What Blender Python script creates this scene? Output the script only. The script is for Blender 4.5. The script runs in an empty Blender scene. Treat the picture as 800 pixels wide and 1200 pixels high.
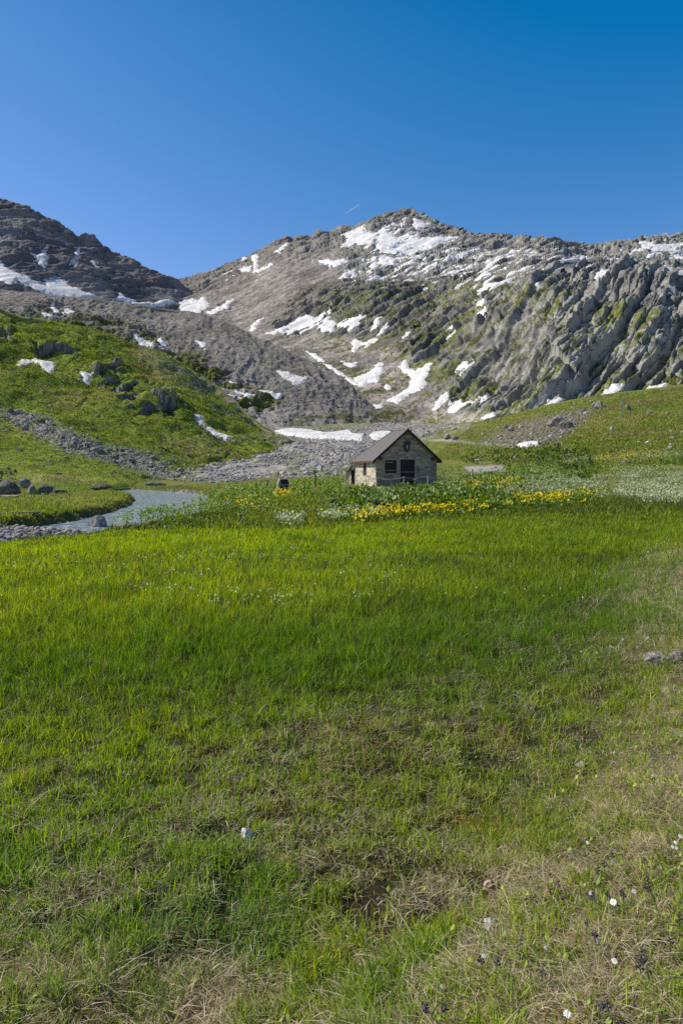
import bpy, math, random, time
import numpy as np
T0 = time.time()
rng = np.random.default_rng(7)
random.seed(7)
R = math.radians
sc = bpy.context.scene
COL = sc.collection

# ------------------------------------------------------------------ camera frame of the photograph (800 x 1200)
F, CX, HY, EYE = 800.0, 400.0, 552.0, 1.7

def at(x, y, D):
    return np.array([(x - CX) / F * D, D, EYE + (HY - y) / F * D])

# ------------------------------------------------------------------ numpy noise
def _hash(ix, iy, iz, seed):
    with np.errstate(over='ignore'):
        h = (ix.astype(np.uint32) * np.uint32(374761393) + iy.astype(np.uint32) * np.uint32(668265263)
             + iz.astype(np.uint32) * np.uint32(2147483647 - 1013) + np.uint32((seed * 144665 + 77777) & 0xffffffff))
        h = (h ^ (h >> np.uint32(13))) * np.uint32(1274126177)
        h = (h ^ (h >> np.uint32(16))) * np.uint32(2246822519)
        h = h ^ (h >> np.uint32(15))
    return h

_ang = np.linspace(0, 2 * np.pi, 256, endpoint=False)
_gz = np.random.default_rng(3).uniform(-1, 1, 256)
GRAD = np.stack([np.sqrt(1 - _gz ** 2) * np.cos(_ang * 37), np.sqrt(1 - _gz ** 2) * np.sin(_ang * 37), _gz], 1).astype(np.float32)

def pn(p, seed=0):
    """gradient noise, about -0.7..0.7; p is (...,3)"""
    sh = p.shape[:-1]
    p = p.reshape(-1, 3)
    i = np.floor(p)
    f = (p - i).astype(np.float32)
    i = i.astype(np.int64)
    u = f * f * f * (f * (f * 6 - 15) + 10)
    out = np.zeros(len(p), np.float32)
    for dx in (0, 1):
        wx = u[:, 0] if dx else 1 - u[:, 0]
        for dy in (0, 1):
            wy = u[:, 1] if dy else 1 - u[:, 1]
            for dz in (0, 1):
                wz = u[:, 2] if dz else 1 - u[:, 2]
                g = GRAD[(_hash(i[:, 0] + dx, i[:, 1] + dy, i[:, 2] + dz, seed) & np.uint32(255)).astype(np.int64)]
                out += wx * wy * wz * (g[:, 0] * (f[:, 0] - dx) + g[:, 1] * (f[:, 1] - dy) + g[:, 2] * (f[:, 2] - dz))
    return out.reshape(sh)

def fbm(p, oct=4, seed=0, gain=.5, lac=2.03):
    a, s, o = 1.0, 0, 0
    for k in range(oct):
        o = o + a * pn(p * (lac ** k), seed + k * 17)
        a *= gain
    return o

def ridged(p, oct=4, seed=0, gain=.5, lac=2.07):
    a, o = 1.0, 0
    for k in range(oct):
        o = o + a * (1 - 2.2 * np.abs(pn(p * (lac ** k), seed + k * 31)))
        a *= gain
    return o

def voro(p, seed=0):
    """cellular noise: F1, F2, a random per cell, the vector to the nearest centre"""
    sh = p.shape[:-1]
    p = p.reshape(-1, 3).astype(np.float32)
    i = np.floor(p).astype(np.int64)
    f1 = np.full(len(p), 9.0, np.float32); f2 = f1.copy()
    rnd = np.zeros(len(p), np.float32); vec = np.zeros((len(p), 3), np.float32)
    for dx in (-1, 0, 1):
        for dy in (-1, 0, 1):
            for dz in (-1, 0, 1):
                c = (i[:, 0] + dx, i[:, 1] + dy, i[:, 2] + dz)
                h = _hash(*c, seed)
                o = np.stack([(h & np.uint32(1023)), ((h >> np.uint32(10)) & np.uint32(1023)), ((h >> np.uint32(20)) & np.uint32(1023))], 1).astype(np.float32) / 1023
                v = np.stack([c[0], c[1], c[2]], 1).astype(np.float32) + o - p
                d = (v * v).sum(1)
                nb = d < f1
                f2 = np.where(nb, f1, np.minimum(f2, d))
                f1 = np.where(nb, d, f1)
                rnd = np.where(nb, (h % np.uint32(9973)).astype(np.float32) / 9973, rnd)
                vec[nb] = v[nb]
    return (np.sqrt(f1).reshape(sh), np.sqrt(f2).reshape(sh), rnd.reshape(sh), vec.reshape(sh + (3,)))

def facets(p, seed=0, tilt=.9):
    """blocky relief: every cell a tilted plane at its own level"""
    f1, f2, r, v = voro(p, seed)
    r2 = np.modf(r * 57.31)[0]; r3 = np.modf(r * 131.7)[0]; r4 = np.modf(r * 311.9)[0]
    return (r - .5) + tilt * (v[..., 0] * (r2 - .5) + v[..., 1] * (r3 - .5) + v[..., 2] * (r4 - .5)) - .35 * np.exp(-((f2 - f1) / .09) ** 2), r

def sstep(a, b, x):
    t = np.clip((x - a) / (b - a), 0, 1)
    return t * t * (3 - 2 * t)

def blur1(a, r, ax):
    if r < 1: return a
    pad = [(0, 0)] * a.ndim; pad[ax] = (r + 1, r)
    c = np.cumsum(np.pad(a, pad, mode='edge'), axis=ax)
    n = a.shape[ax]
    hi = np.take(c, np.arange(2 * r + 1, 2 * r + 1 + n), axis=ax); lo = np.take(c, np.arange(0, n), axis=ax)
    return (hi - lo) / (2 * r + 1)

def blur(a, r0, r1=None, n=2):
    r1 = r0 if r1 is None else r1
    for _ in range(n):
        a = blur1(blur1(a, r0, 0), r1, 1)
    return a

def poly_sd(x, y, poly):
    """signed distance to a polygon, positive inside"""
    poly = np.array(poly, float)
    d = np.full(x.shape, 1e9); ins = np.zeros(x.shape, bool)
    for k in range(len(poly)):
        x0, y0 = poly[k]; x1, y1 = poly[(k + 1) % len(poly)]
        ex, ey = x1 - x0, y1 - y0
        t = np.clip(((x - x0) * ex + (y - y0) * ey) / (ex * ex + ey * ey + 1e-9), 0, 1)
        d = np.minimum(d, (x - x0 - t * ex) ** 2 + (y - y0 - t * ey) ** 2)
        c = (y0 > y) != (y1 > y)
        ins ^= c & (x < (x1 - x0) * (y - y0) / (y1 - y0 + 1e-12) + x0)
    d = np.sqrt(d)
    return np.where(ins, d, -d)

def soft(x, y, poly, w):
    return sstep(-w, w, poly_sd(x, y, poly))

def mixc(a, b, t):
    t = np.asarray(t)[..., None]
    return np.asarray(a) * (1 - t) + np.asarray(b) * t

# ------------------------------------------------------------------ object helpers
def tag(o, label=None, cat=None, group=None, kind=None):
    if label: o['label'] = label
    if cat: o['category'] = cat
    if group: o['group'] = group
    if kind: o['kind'] = kind
    return o

def empty(name, loc=(0, 0, 0), rz=0):
    o = bpy.data.objects.new(name, None); COL.objects.link(o)
    o.location = loc; o.rotation_euler = (0, 0, rz); o.empty_display_size = .2
    return o

def link(name, me, mat, parent=None):
    o = bpy.data.objects.new(name, me); COL.objects.link(o)
    if mat is not None and not me.materials: me.materials.append(mat)
    if parent is not None: o.parent = parent
    return o

def mesh_np(name, V, faces, col=None, smooth=True, uv=None):
    """faces: (n,3) or (n,4) index array"""
    me = bpy.data.meshes.new(name)
    V = np.ascontiguousarray(V, np.float32).reshape(-1, 3)
    faces = np.ascontiguousarray(faces, np.int32)
    n, k = faces.shape
    me.vertices.add(len(V)); me.vertices.foreach_set('co', V.ravel())
    me.loops.add(n * k); me.loops.foreach_set('vertex_index', faces.ravel())
    me.polygons.add(n); me.polygons.foreach_set('loop_start', np.arange(0, n * k, k, dtype=np.int32))
    me.update(calc_edges=True)
    if smooth: me.polygons.foreach_set('use_smooth', np.ones(n, bool))
    if col is not None:
        c = np.ones((len(V), 4), np.float32); c[:, :3] = np.clip(np.asarray(col).reshape(-1, 3), 0, 1)
        a = me.color_attributes.new('Col', 'FLOAT_COLOR', 'POINT'); a.data.foreach_set('color', c.ravel())
    me.validate()
    return me

def grid_faces(nr, nc, off=0):
    r, c = np.meshgrid(np.arange(nr - 1), np.arange(nc - 1), indexing='ij')
    a = (r * nc + c).ravel() + off
    return np.stack([a, a + 1, a + nc + 1, a + nc], 1)

class MB:
    """collects boxes, prisms, tubes and lathes with planar uvs, links them as ONE mesh object"""
    def __init__(s): s.v = []; s.f = []; s.uv = []
    def face(s, pts, uv=None):
        b = len(s.v); s.v += [tuple(p) for p in pts]; s.f.append(list(range(b, b + len(pts))))
        if uv is None:
            p = [np.array(q, float) for q in pts]
            n = np.cross(p[1] - p[0], p[2] - p[0]); n = n / (np.linalg.norm(n) + 1e-9)
            if abs(n[2]) > .8: uv = [(q[0], q[1]) for q in p]
            else:
                h = np.array([-n[1], n[0], 0]); h = h / (np.linalg.norm(h) + 1e-9)
                uv = [(float(np.dot(q, h)), q[2]) for q in p]
        s.uv.append([tuple(u) for u in uv])
    def box(s, x0, x1, y0, y1, z0, z1):
        c = [(x0, y0, z0), (x1, y0, z0), (x1, y1, z0), (x0, y1, z0), (x0, y0, z1), (x1, y0, z1), (x1, y1, z1), (x0, y1, z1)]
        for q in ((0, 3, 2, 1), (4, 5, 6, 7), (0, 1, 5, 4), (1, 2, 6, 5), (2, 3, 7, 6), (3, 0, 4, 7)): s.face([c[i] for i in q])
    def hull(s, bottom, top):
        """two matching rings -> closed prism"""
        n = len(bottom)
        s.face(list(reversed(bottom))); s.face(top)
        for i in range(n):
            j = (i + 1) % n
            s.face([bottom[i], bottom[j], top[j], top[i]])
    def tube(s, p0, p1, r0, r1=None, n=8):
        r1 = r0 if r1 is None else r1
        p0 = np.array(p0, float); p1 = np.array(p1, float); d = p1 - p0; d = d / np.linalg.norm(d)
        a = np.cross(d, (0, 0, 1) if abs(d[2]) < .9 else (1, 0, 0)); a /= np.linalg.norm(a); b = np.cross(d, a)
        A = [p0 + r0 * (math.cos(2 * math.pi * k / n) * a + math.sin(2 * math.pi * k / n) * b) for k in range(n)]
        B = [p1 + r1 * (math.cos(2 * math.pi * k / n) * a + math.sin(2 * math.pi * k / n) * b) for k in range(n)]
        s.hull(A, B)
    def build(s, name, mat, parent=None, bevel=0):
        me = bpy.data.meshes.new(name)
        me.from_pydata([tuple(map(float, v)) for v in s.v], [], s.f)
        u = me.uv_layers.new(name='UVMap')
        u.data.foreach_set('uv', np.array([q for f in s.uv for q in f], np.float32).ravel())
        me.update()
        if bevel:
            import bmesh
            bm = bmesh.new(); bm.from_mesh(me)
            bmesh.ops.remove_doubles(bm, verts=bm.verts, dist=1e-4)
            bmesh.ops.recalc_face_normals(bm, faces=bm.faces)
            bmesh.ops.bevel(bm, geom=list(bm.edges), offset=bevel, segments=1, affect='EDGES')
            bm.to_mesh(me); bm.free()
        return link(name, me, mat, parent)

# ------------------------------------------------------------------ materials
def nt(name):
    m = bpy.data.materials.new(name); m.use_nodes = True
    t = m.node_tree; t.nodes.clear()
    return m, t, t.nodes, t.links

def N(nodes, typ, **kw):
    n = nodes.new(typ)
    for k, v in kw.items():
        if k.startswith('_'): setattr(n, k[1:], v)
        else: n.inputs[k.replace('__', ' ')].default_value = v
    return n

def out(nodes, links, sh):
    o = nodes.new('ShaderNodeOutputMaterial'); links.new(sh, o.inputs['Surface'])

def mat_terrain(name, scale=1.0, bump=.6, dist=.4, var=.35, rough=.95, crack=0.0):
    """vertex colour broken up by two sizes of noise, with bump"""
    m, t, n, l = nt(name)
    a = N(n, 'ShaderNodeVertexColor', _layer_name='Col')
    tc = n.new('ShaderNodeTexCoord')
    n1 = N(n, 'ShaderNodeTexNoise', Scale=scale, Detail=8.0, Roughness=.65); l.new(tc.outputs['Object'], n1.inputs['Vector'])
    n2 = N(n, 'ShaderNodeTexNoise', Scale=scale * 6.3, Detail=4.0, Roughness=.6); l.new(tc.outputs['Object'], n2.inputs['Vector'])
    ad = N(n, 'ShaderNodeMath', _operation='ADD'); l.new(n1.outputs['Fac'], ad.inputs[0]); l.new(n2.outputs['Fac'], ad.inputs[1])
    mr = N(n, 'ShaderNodeMapRange'); mr.inputs['From Min'].default_value = .6; mr.inputs['From Max'].default_value = 1.4
    mr.inputs['To Min'].default_value = 1 - var; mr.inputs['To Max'].default_value = 1 + var
    l.new(ad.outputs[0], mr.inputs['Value'])
    vm = N(n, 'ShaderNodeVectorMath', _operation='SCALE'); l.new(a.outputs['Color'], vm.inputs[0]); l.new(mr.outputs[0], vm.inputs['Scale'])
    p = N(n, 'ShaderNodeBsdfPrincipled', Roughness=rough); p.inputs['Specular IOR Level'].default_value = .15
    l.new(vm.outputs[0], p.inputs['Base Color'])
    h = ad.outputs[0]
    if crack:
        v = N(n, 'ShaderNodeTexVoronoi', _feature='F1', Scale=scale * 3.1); l.new(tc.outputs['Object'], v.inputs['Vector'])
        ma = N(n, 'ShaderNodeMath', _operation='MULTIPLY_ADD'); l.new(v.outputs['Distance'], ma.inputs[0]); ma.inputs[1].default_value = -crack; l.new(h, ma.inputs[2]); h = ma.outputs[0]
    b = N(n, 'ShaderNodeBump', Strength=bump, Distance=dist); l.new(h, b.inputs['Height']); l.new(b.outputs[0], p.inputs['Normal'])
    out(n, l, p.outputs[0])
    return m

def mat_simple(name, col, rough=.7, var=.25, scale=6.0, bump=.3, dist=.02, metal=0.0, spec=.3, coords='Object', stretch=(1, 1, 1)):
    m, t, n, l = nt(name)
    tc = n.new('ShaderNodeTexCoord')
    mp = N(n, 'ShaderNodeMapping'); mp.inputs['Scale'].default_value = stretch
    l.new(tc.outputs[coords], mp.inputs['Vector'])
    n1 = N(n, 'ShaderNodeTexNoise', Scale=scale, Detail=7.0, Roughness=.62); l.new(mp.outputs[0], n1.inputs['Vector'])
    rp = N(n, 'ShaderNodeValToRGB')
    c = np.array(col)
    rp.color_ramp.elements[0].position = .3; rp.color_ramp.elements[1].position = .7
    rp.color_ramp.elements[0].color = (*np.clip(c * (1 - var), 0, 1), 1); rp.color_ramp.elements[1].color = (*np.clip(c * (1 + var), 0, 1), 1)
    l.new(n1.outputs['Fac'], rp.inputs['Fac'])
    p = N(n, 'ShaderNodeBsdfPrincipled', Roughness=rough, Metallic=metal); p.inputs['Specular IOR Level'].default_value = spec
    l.new(rp.outputs[0], p.inputs['Base Color'])
    b = N(n, 'ShaderNodeBump', Strength=bump, Distance=dist); l.new(n1.outputs['Fac'], b.inputs['Height']); l.new(b.outputs[0], p.inputs['Normal'])
    out(n, l, p.outputs[0])
    return m

def mat_leaf(name, trans=.47, gloss=.02, rough=.5):
    """vertex coloured blades and leaves that let some light through"""
    m, t, n, l = nt(name)
    a = N(n, 'ShaderNodeVertexColor', _layer_name='Col')
    d = n.new('ShaderNodeBsdfDiffuse'); tr = n.new('ShaderNodeBsdfTranslucent')
    hs = N(n, 'ShaderNodeHueSaturation', Hue=.49, Saturation=1.15, Value=1.25); l.new(a.outputs['Color'], hs.inputs['Color'])
    l.new(a.outputs['Color'], d.inputs['Color']); l.new(hs.outputs[0], tr.inputs['Color'])
    mx = N(n, 'ShaderNodeMixShader', Fac=trans); l.new(d.outputs[0], mx.inputs[1]); l.new(tr.outputs[0], mx.inputs[2])
    g = N(n, 'ShaderNodeBsdfGlossy', Roughness=rough); g.inputs['Color'].default_value = (.9, .95, .8, 1)
    m2 = N(n, 'ShaderNodeMixShader', Fac=gloss); l.new(mx.outputs[0], m2.inputs[1]); l.new(g.outputs[0], m2.inputs[2])
    out(n, l, m2.outputs[0])
    return m

def mat_snow():
    m, t, n, l = nt('snow')
    tc = n.new('ShaderNodeTexCoord')
    n1 = N(n, 'ShaderNodeTexNoise', Scale=.10, Detail=9.0, Roughness=.68); l.new(tc.outputs['Object'], n1.inputs['Vector'])
    rp = N(n, 'ShaderNodeValToRGB'); rp.color_ramp.elements[0].position = .3; rp.color_ramp.elements[1].position = .55
    rp.color_ramp.elements[0].color = (.55, .52, .48, 1); rp.color_ramp.elements[1].color = (.80, .80, .80, 1)
    l.new(n1.outputs['Fac'], rp.inputs['Fac'])
    p = N(n, 'ShaderNodeBsdfPrincipled', Roughness=.75); l.new(rp.outputs[0], p.inputs['Base Color'])
    n2 = N(n, 'ShaderNodeTexNoise', Scale=.6, Detail=4.0); l.new(tc.outputs['Object'], n2.inputs['Vector'])
    b = N(n, 'ShaderNodeBump', Strength=.6, Distance=1.0); l.new(n2.outputs['Fac'], b.inputs['Height']); l.new(b.outputs[0], p.inputs['Normal'])
    out(n, l, p.outputs[0])
    return m

M = {}
M['rock_far'] = mat_terrain('mountain_rock', scale=.25, bump=.45, dist=.9, var=.32, crack=.4)
M['hill'] = mat_terrain('hill_turf', scale=.55, bump=.8, dist=.5, var=.45)
M['scree'] = mat_terrain('scree', scale=.9, bump=.7, dist=.5, var=.45, crack=.9)
M['ground'] = mat_terrain('ground_turf', scale=2.2, bump=.6, dist=.06, var=.4)
M['boulder'] = mat_terrain('boulder_rock', scale=2.0, bump=.7, dist=.06, var=.4, crack=.3)
M['snow'] = mat_snow()
M['leaf'] = mat_leaf('blades')
M['broadleaf'] = mat_leaf('broad_leaves', trans=.35, gloss=.035, rough=.5)
# ------------------------------------------------------------------ world, sun, camera
SUN_EL, SUN_AZ = R(43), R(12)          # sun from the left, a little beyond the hut
to_sun = np.array([-math.cos(SUN_EL) * math.cos(SUN_AZ), math.cos(SUN_EL) * math.sin(SUN_AZ), math.sin(SUN_EL)])
w = bpy.data.worlds.new('World'); sc.world = w; w.use_nodes = True
wn, wl = w.node_tree.nodes, w.node_tree.links
wn.clear()
sky = wn.new('ShaderNodeTexSky'); sky.sky_type = 'NISHITA'; sky.sun_disc = False
sky.sun_elevation = SUN_EL; sky.sun_rotation = math.atan2(to_sun[0], to_sun[1])
sky.altitude = 2300; sky.air_density = 1.0; sky.dust_density = .35; sky.ozone_density = 2.2
sp_ = wn.new('ShaderNodeSeparateColor'); cb_ = wn.new('ShaderNodeCombineColor'); wl.new(sky.outputs[0], sp_.inputs[0])
for ch, gain, off in ((0, 1.80, -1.38), (1, 1.30, -.34), (2, 1.31, .42)):      # the deep blue of thin, dry mountain air
    ma = wn.new('ShaderNodeMath'); ma.operation = 'MULTIPLY_ADD'; ma.inputs[1].default_value = gain; ma.inputs[2].default_value = off
    mx = wn.new('ShaderNodeMath'); mx.operation = 'MAXIMUM'; mx.inputs[1].default_value = .02
    wl.new(sp_.outputs[ch], ma.inputs[0]); wl.new(ma.outputs[0], mx.inputs[0]); wl.new(mx.outputs[0], cb_.inputs[ch])
bg = wn.new('ShaderNodeBackground'); bg.inputs['Strength'].default_value = .118
wo = wn.new('ShaderNodeOutputWorld')
tcw = wn.new('ShaderNodeTexCoord'); sx_ = wn.new('ShaderNodeSeparateXYZ'); wl.new(tcw.outputs['Generated'], sx_.inputs[0])
mrw = wn.new('ShaderNodeMapRange'); mrw.interpolation_type = 'SMOOTHSTEP'                       # the zenith is much deeper than the sky over the ridges
for k_, v_ in (('From Min', .50), ('From Max', .92), ('To Min', 1.0), ('To Max', .22)): mrw.inputs[k_].default_value = v_
wl.new(sx_.outputs['Z'], mrw.inputs['Value'])
vmw = wn.new('ShaderNodeVectorMath'); vmw.operation = 'SCALE'; wl.new(cb_.outputs[0], vmw.inputs[0]); wl.new(mrw.outputs[0], vmw.inputs['Scale'])
wl.new(vmw.outputs[0], bg.inputs['Color']); wl.new(bg.outputs[0], wo.inputs['Surface'])

sl = bpy.data.lights.new('sun', 'SUN'); sl.energy = 5.0; sl.angle = R(.53); sl.color = (1, .925, .80)
so = bpy.data.objects.new('sun', sl); COL.objects.link(so)
from mathutils import Vector
so.rotation_euler = Vector(to_sun).to_track_quat('Z', 'Y').to_euler()
so.location = (-20, 0, 40)

cam = bpy.data.cameras.new('camera'); co = bpy.data.objects.new('camera', cam); COL.objects.link(co); sc.camera = co
co.location = (0, 0, EYE); co.rotation_euler = (R(90), 0, 0)
cam.sensor_fit = 'VERTICAL'; cam.sensor_height = 36; cam.sensor_width = 24; cam.lens = 24
cam.shift_y = -(600 - HY) / 1200; cam.clip_start = .05; cam.clip_end = 60000
sc.view_settings.view_transform = 'Standard'; sc.view_settings.look = 'None'; sc.view_settings.exposure = 0
sc.cycles.max_bounces = 6; sc.cycles.diffuse_bounces = 3; sc.cycles.transmission_bounces = 4; sc.cycles.transparent_max_bounces = 4
sc.cycles.use_denoising = False

# ------------------------------------------------------------------ ground heights
def gcol(*a): return np.array(a, float)
def zpx(y, D): return EYE + (HY - y) / F * D
GT = {  # photo column: (distance, height) pairs along that line of sight
    -300: [(25, 0), (80, 0), (130, 1), (300, 12), (450, 24)],
    0: [(25, 0), (80, 0), (110, .6), (200, 6), (300, 14), (450, 26)],
    100: [(25, 0), (85, 0), (110, .4), (200, 6), (300, 15), (450, 28)],
    200: [(25, 0), (95, 0), (130, zpx(556, 130)), (200, zpx(530, 200)), (300, zpx(505, 300)), (450, 34)],
    300: [(22, 0), (45, .15), (60, .3), (100, .5), (150, zpx(545, 150)), (250, zpx(515, 250)), (330, zpx(502, 330)), (450, 36)],
    400: [(22, 0), (45, .2), (60, .4), (80, .8), (120, zpx(545, 120)), (220, zpx(516, 220)), (300, zpx(504, 300)), (380, zpx(495, 380)), (470, 36)],
    480: [(24, 0), (45, .22), (58, .38), (66, .4), (100, zpx(546, 100)), (180, zpx(523, 180)), (280, zpx(507, 280)), (380, zpx(496, 380)), (470, 38)],
    560: [(25, 0), (38, .4), (60, .75), (85, zpx(545, 85)), (130, zpx(520, 130)), (180, zpx(503, 180)), (230, zpx(493, 230)), (300, zpx(492, 300)), (450, 30)],
    640: [(24, 0), (36, .45), (60, 1.0), (80, zpx(541, 80)), (110, zpx(510, 110)), (150, zpx(481, 150)), (172, zpx(472, 172)), (200, zpx(473, 200)), (300, 22), (450, 26)],
    720: [(22, .05), (34, .55), (50, 1.1), (75, zpx(530, 75)), (105, zpx(495, 105)), (140, zpx(468, 140)), (162, zpx(459, 162)), (200, zpx(463, 200)), (300, 25), (450, 28)],
    800: [(20, .1), (32, .6), (45, 1.25), (70, zpx(527, 70)), (100, zpx(490, 100)), (140, zpx(461, 140)), (165, zpx(450, 165)), (200, zpx(453, 200)), (300, 28), (450, 30)],
    1100: [(18, .3), (30, 1.0), (45, 2.2), (70, 7), (100, 15), (140, 26), (165, 33), (200, 36), (300, 38), (450, 40)],
}
_gx = np.arange(-400, 1301, 5.0)
_gl = np.linspace(math.log(6), math.log(4000), 420)
_kx = np.array(sorted(GT))
_tab = np.zeros((len(_kx), len(_gl)))
for i_, k_ in enumerate(_kx):
    d_, z_ = np.array(GT[k_]).T
    d_ = np.concatenate([[5, d_[0] - 3], d_, [800, 4000]]); z_ = np.concatenate([[0 if z_[0] < .25 else z_[0] * .5, z_[0] * .8], z_, [z_[-1] + 8, z_[-1] + 30]])
    _tab[i_] = np.interp(np.exp(_gl), d_, z_)
_G = np.stack([np.interp(_gx, _kx, _tab[:, j]) for j in range(len(_gl))], 1)   # (x, logD)
_G = blur(_G, 6, 5, 2)

RIV = np.array([(-40, 6, 2.6), (-22, 10, 2.6), (-13.5, 15, 2.6), (-10.4, 19, 2.6), (-9.2, 23, 2.5), (-8.7, 28, 2.4), (-9.0, 34, 2.4), (-10.2, 42, 2.5), (-12.6, 52, 2.8), (-17, 63, 3.4), (-25, 74, 3.2), (-42, 84, 3), (-70, 92, 3)])
def river_d(X, Y):
    """signed distance to the river's edge, negative in the channel, and how far along"""
    best = np.full(X.shape, 1e9)
    for k in range(len(RIV) - 1):
        (x0, y0, w0), (x1, y1, w1) = RIV[k], RIV[k + 1]
        t = np.clip(((X - x0) * (x1 - x0) + (Y - y0) * (y1 - y0)) / ((x1 - x0) ** 2 + (y1 - y0) ** 2), 0, 1)
        d = np.hypot(X - x0 - t * (x1 - x0), Y - y0 - t * (y1 - y0)) - (w0 + t * (w1 - w0))
        best = np.minimum(best, d)
    return best

def stack3(x, y, z): return np.stack([x, y, z], -1)

def bank_mask(X, Y):
    """the drier bank at the right of the foreground"""
    edge = np.interp(Y, [0, 2.0, 2.6, 4, 6.5, 9, 12, 18, 25], [-1.8, -.1, .5, 1.5, 2.3, 3.4, 4.9, 8.5, 14])
    return X - edge

def ground_z(X, Y, fine=True):
    X = np.asarray(X, float); Y = np.asarray(Y, float)
    D = np.maximum(Y, 6)
    xp = np.clip(CX + F * X / D, _gx[0], _gx[-1] - 1)
    fx = (xp - _gx[0]) / 5; fl = np.clip((np.log(D) - _gl[0]) / (_gl[1] - _gl[0]), 0, len(_gl) - 1.001)
    i = np.clip(fx.astype(int), 0, len(_gx) - 2); j = fl.astype(int); a = fx - i; b = fl - j
    z = (_G[i, j] * (1 - a) + _G[i + 1, j] * a) * (1 - b) + (_G[i, j + 1] * (1 - a) + _G[i + 1, j + 1] * a) * b
    bm = bank_mask(X, Y)
    z = z + (.16 * sstep(-.4, .9, bm) + .05 * np.clip(bm, 0, 8)) * sstep(26, 12, Y)
    z = z - .06 * sstep(.9, 0, np.abs(bm + .55)) * sstep(8, 3, Y)          # wet hollow along the foot of the bank
    p2 = stack3(X, Y, np.zeros_like(X))
    far = sstep(30, 90, Y)
    z = z + .05 * fbm(p2 * .9, 2, 5) * (1 - far) + far * (.55 * fbm(p2 * .09, 3, 9) + .35 * sstep(90, 160, Y) * fbm(p2 * .3, 3, 19))
    if fine:
        z = z + .03 * fbm(p2 * 5.0, 3, 11) * (1 - sstep(14, 40, Y)) + .10 * fbm(p2 * .8, 3, 14) * sstep(20, 40, Y)
    hx, hy = X - 5.9, Y - 62.6
    pad = sstep(6.5, 4.2, np.hypot(hx, hy))
    z = z * (1 - pad) + .37 * pad
    rd = river_d(X, Y)
    bed = -.70 + .12 * fbm(p2 * 1.2, 3, 21) + .46 * sstep(3.6, 1.6, np.hypot((X + 11.2) / 1.2, Y - 21.6)) + .40 * sstep(3.4, 1.5, np.hypot(X + 14.0, Y - 66))
    rd = rd + .35 * fbm(p2 * .7, 2, 33)
    return np.where(rd < 1.1, z + (bed - z) * sstep(.75, -.35, rd), z)

_hx = np.arange(-60, 861, 2.0); _hD = np.exp(np.linspace(math.log(1.6), math.log(430), 900))
_hXX, _hDD = np.meshgrid(_hx, _hD, indexing='ij')
_hZ = ground_z((_hXX - CX) / F * _hDD, _hDD, False)
_hY = np.minimum.accumulate(HY - F * (_hZ - EYE) / _hDD, 1)
def ground_hit(x, y):
    """where the line of sight through photo point (x, y) meets the ground"""
    x = np.atleast_1d(np.asarray(x, float)); y = np.atleast_1d(np.asarray(y, float))
    c = np.clip(np.round((x - _hx[0]) / 2).astype(int), 0, len(_hx) - 1)
    res = np.full(x.shape, np.nan)
    order = np.argsort(c, kind='stable'); cs = c[order]; st = np.searchsorted(cs, np.arange(len(_hx) + 1))
    for k in np.unique(c):
        ii = order[st[k]:st[k + 1]]; ye = _hY[k]
        j = np.searchsorted(-ye, -y[ii])
        ok = (j > 0) & (j < len(_hD)); jj = np.clip(j, 1, len(_hD) - 1)
        t = np.clip((ye[jj - 1] - y[ii]) / (ye[jj - 1] - ye[jj] + 1e-9), 0, 1)
        res[ii] = np.where(ok, _hD[jj - 1] + (_hD[jj] - _hD[jj - 1]) * t, np.nan)
    X = (x - CX) / F * res
    return X, res, ground_z(X, np.nan_to_num(res, nan=50.0))

# ------------------------------------------------------------------ ground sheet
NR, NC = 1050, 760
rr = np.linspace(0, 1, NR); k_ = math.log(1 + 3600 / 7.0)
Yr = 7.0 * (np.exp(rr * k_) - 1) - 3.0
U = np.linspace(-.9, .9, NC)
GX = U[None, :] * (Yr[:, None] + 8); GY = np.repeat(Yr[:, None], NC, 1)
GZ = ground_z(GX, GY)
Dg = np.maximum(GY, 1.0)
GXP = np.where(GY > .8, CX + F * GX / Dg, -999); GYP = np.where(GY > .8, HY - F * (GZ - EYE) / Dg, 2000)

# zones of the ground, named by what grows there; used for colour and for scattering
def nz(X, Y, s, seed, o=3): return fbm(stack3(X * s, Y * s, np.zeros_like(X)), o, seed)
SCREE = [(195, 535), (245, 515), (300, 497), (345, 490), (380, 512), (440, 512), (520, 498), (560, 484), (420, 470), (300, 470), (540, 500), (500, 512), (430, 520), (408, 555), (392, 562), (330, 566), (250, 564), (215, 560)]
SCREE = [(180, 540), (245, 512), (300, 494), (345, 486), (430, 480), (520, 480), (560, 484), (540, 497), (500, 512), (470, 520), (405, 556), (392, 561), (330, 565), (250, 563), (205, 558)]
GREENP = [(335, 498), (400, 490), (440, 497), (420, 502), (350, 502)]
ROCKY_R = [(560, 520), (575, 508), (620, 492), (660, 484), (700, 476), (690, 490), (668, 505), (648, 521), (600, 524)]
WHITE = [[(560, 562), (640, 548), (690, 556), (740, 552), (812, 548), (820, 592), (720, 588), (650, 586), (600, 578)],
         [(320, 604), (380, 592), (430, 602), (470, 604), (400, 616), (330, 618)], [(505, 560), (560, 552), (590, 562), (540, 572)], [(640, 540), (812, 528), (812, 536), (660, 546)]]
YELLOW = [[(405, 611), (430, 606), (470, 602), (520, 594), (580, 588), (640, 586), (690, 582), (690, 590), (620, 594), (560, 601), (480, 608), (430, 613)],
          [(535, 566), (600, 562), (610, 572), (550, 574)], [(690, 538), (770, 528), (770, 536), (700, 544)], [(278, 588), (302, 586), (304, 600), (280, 600)], [(320, 580), (350, 576), (352, 582), (322, 586)]]
def multi(x, y, polys, w): return np.max([soft(x, y, p, w) for p in polys], 0)

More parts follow.
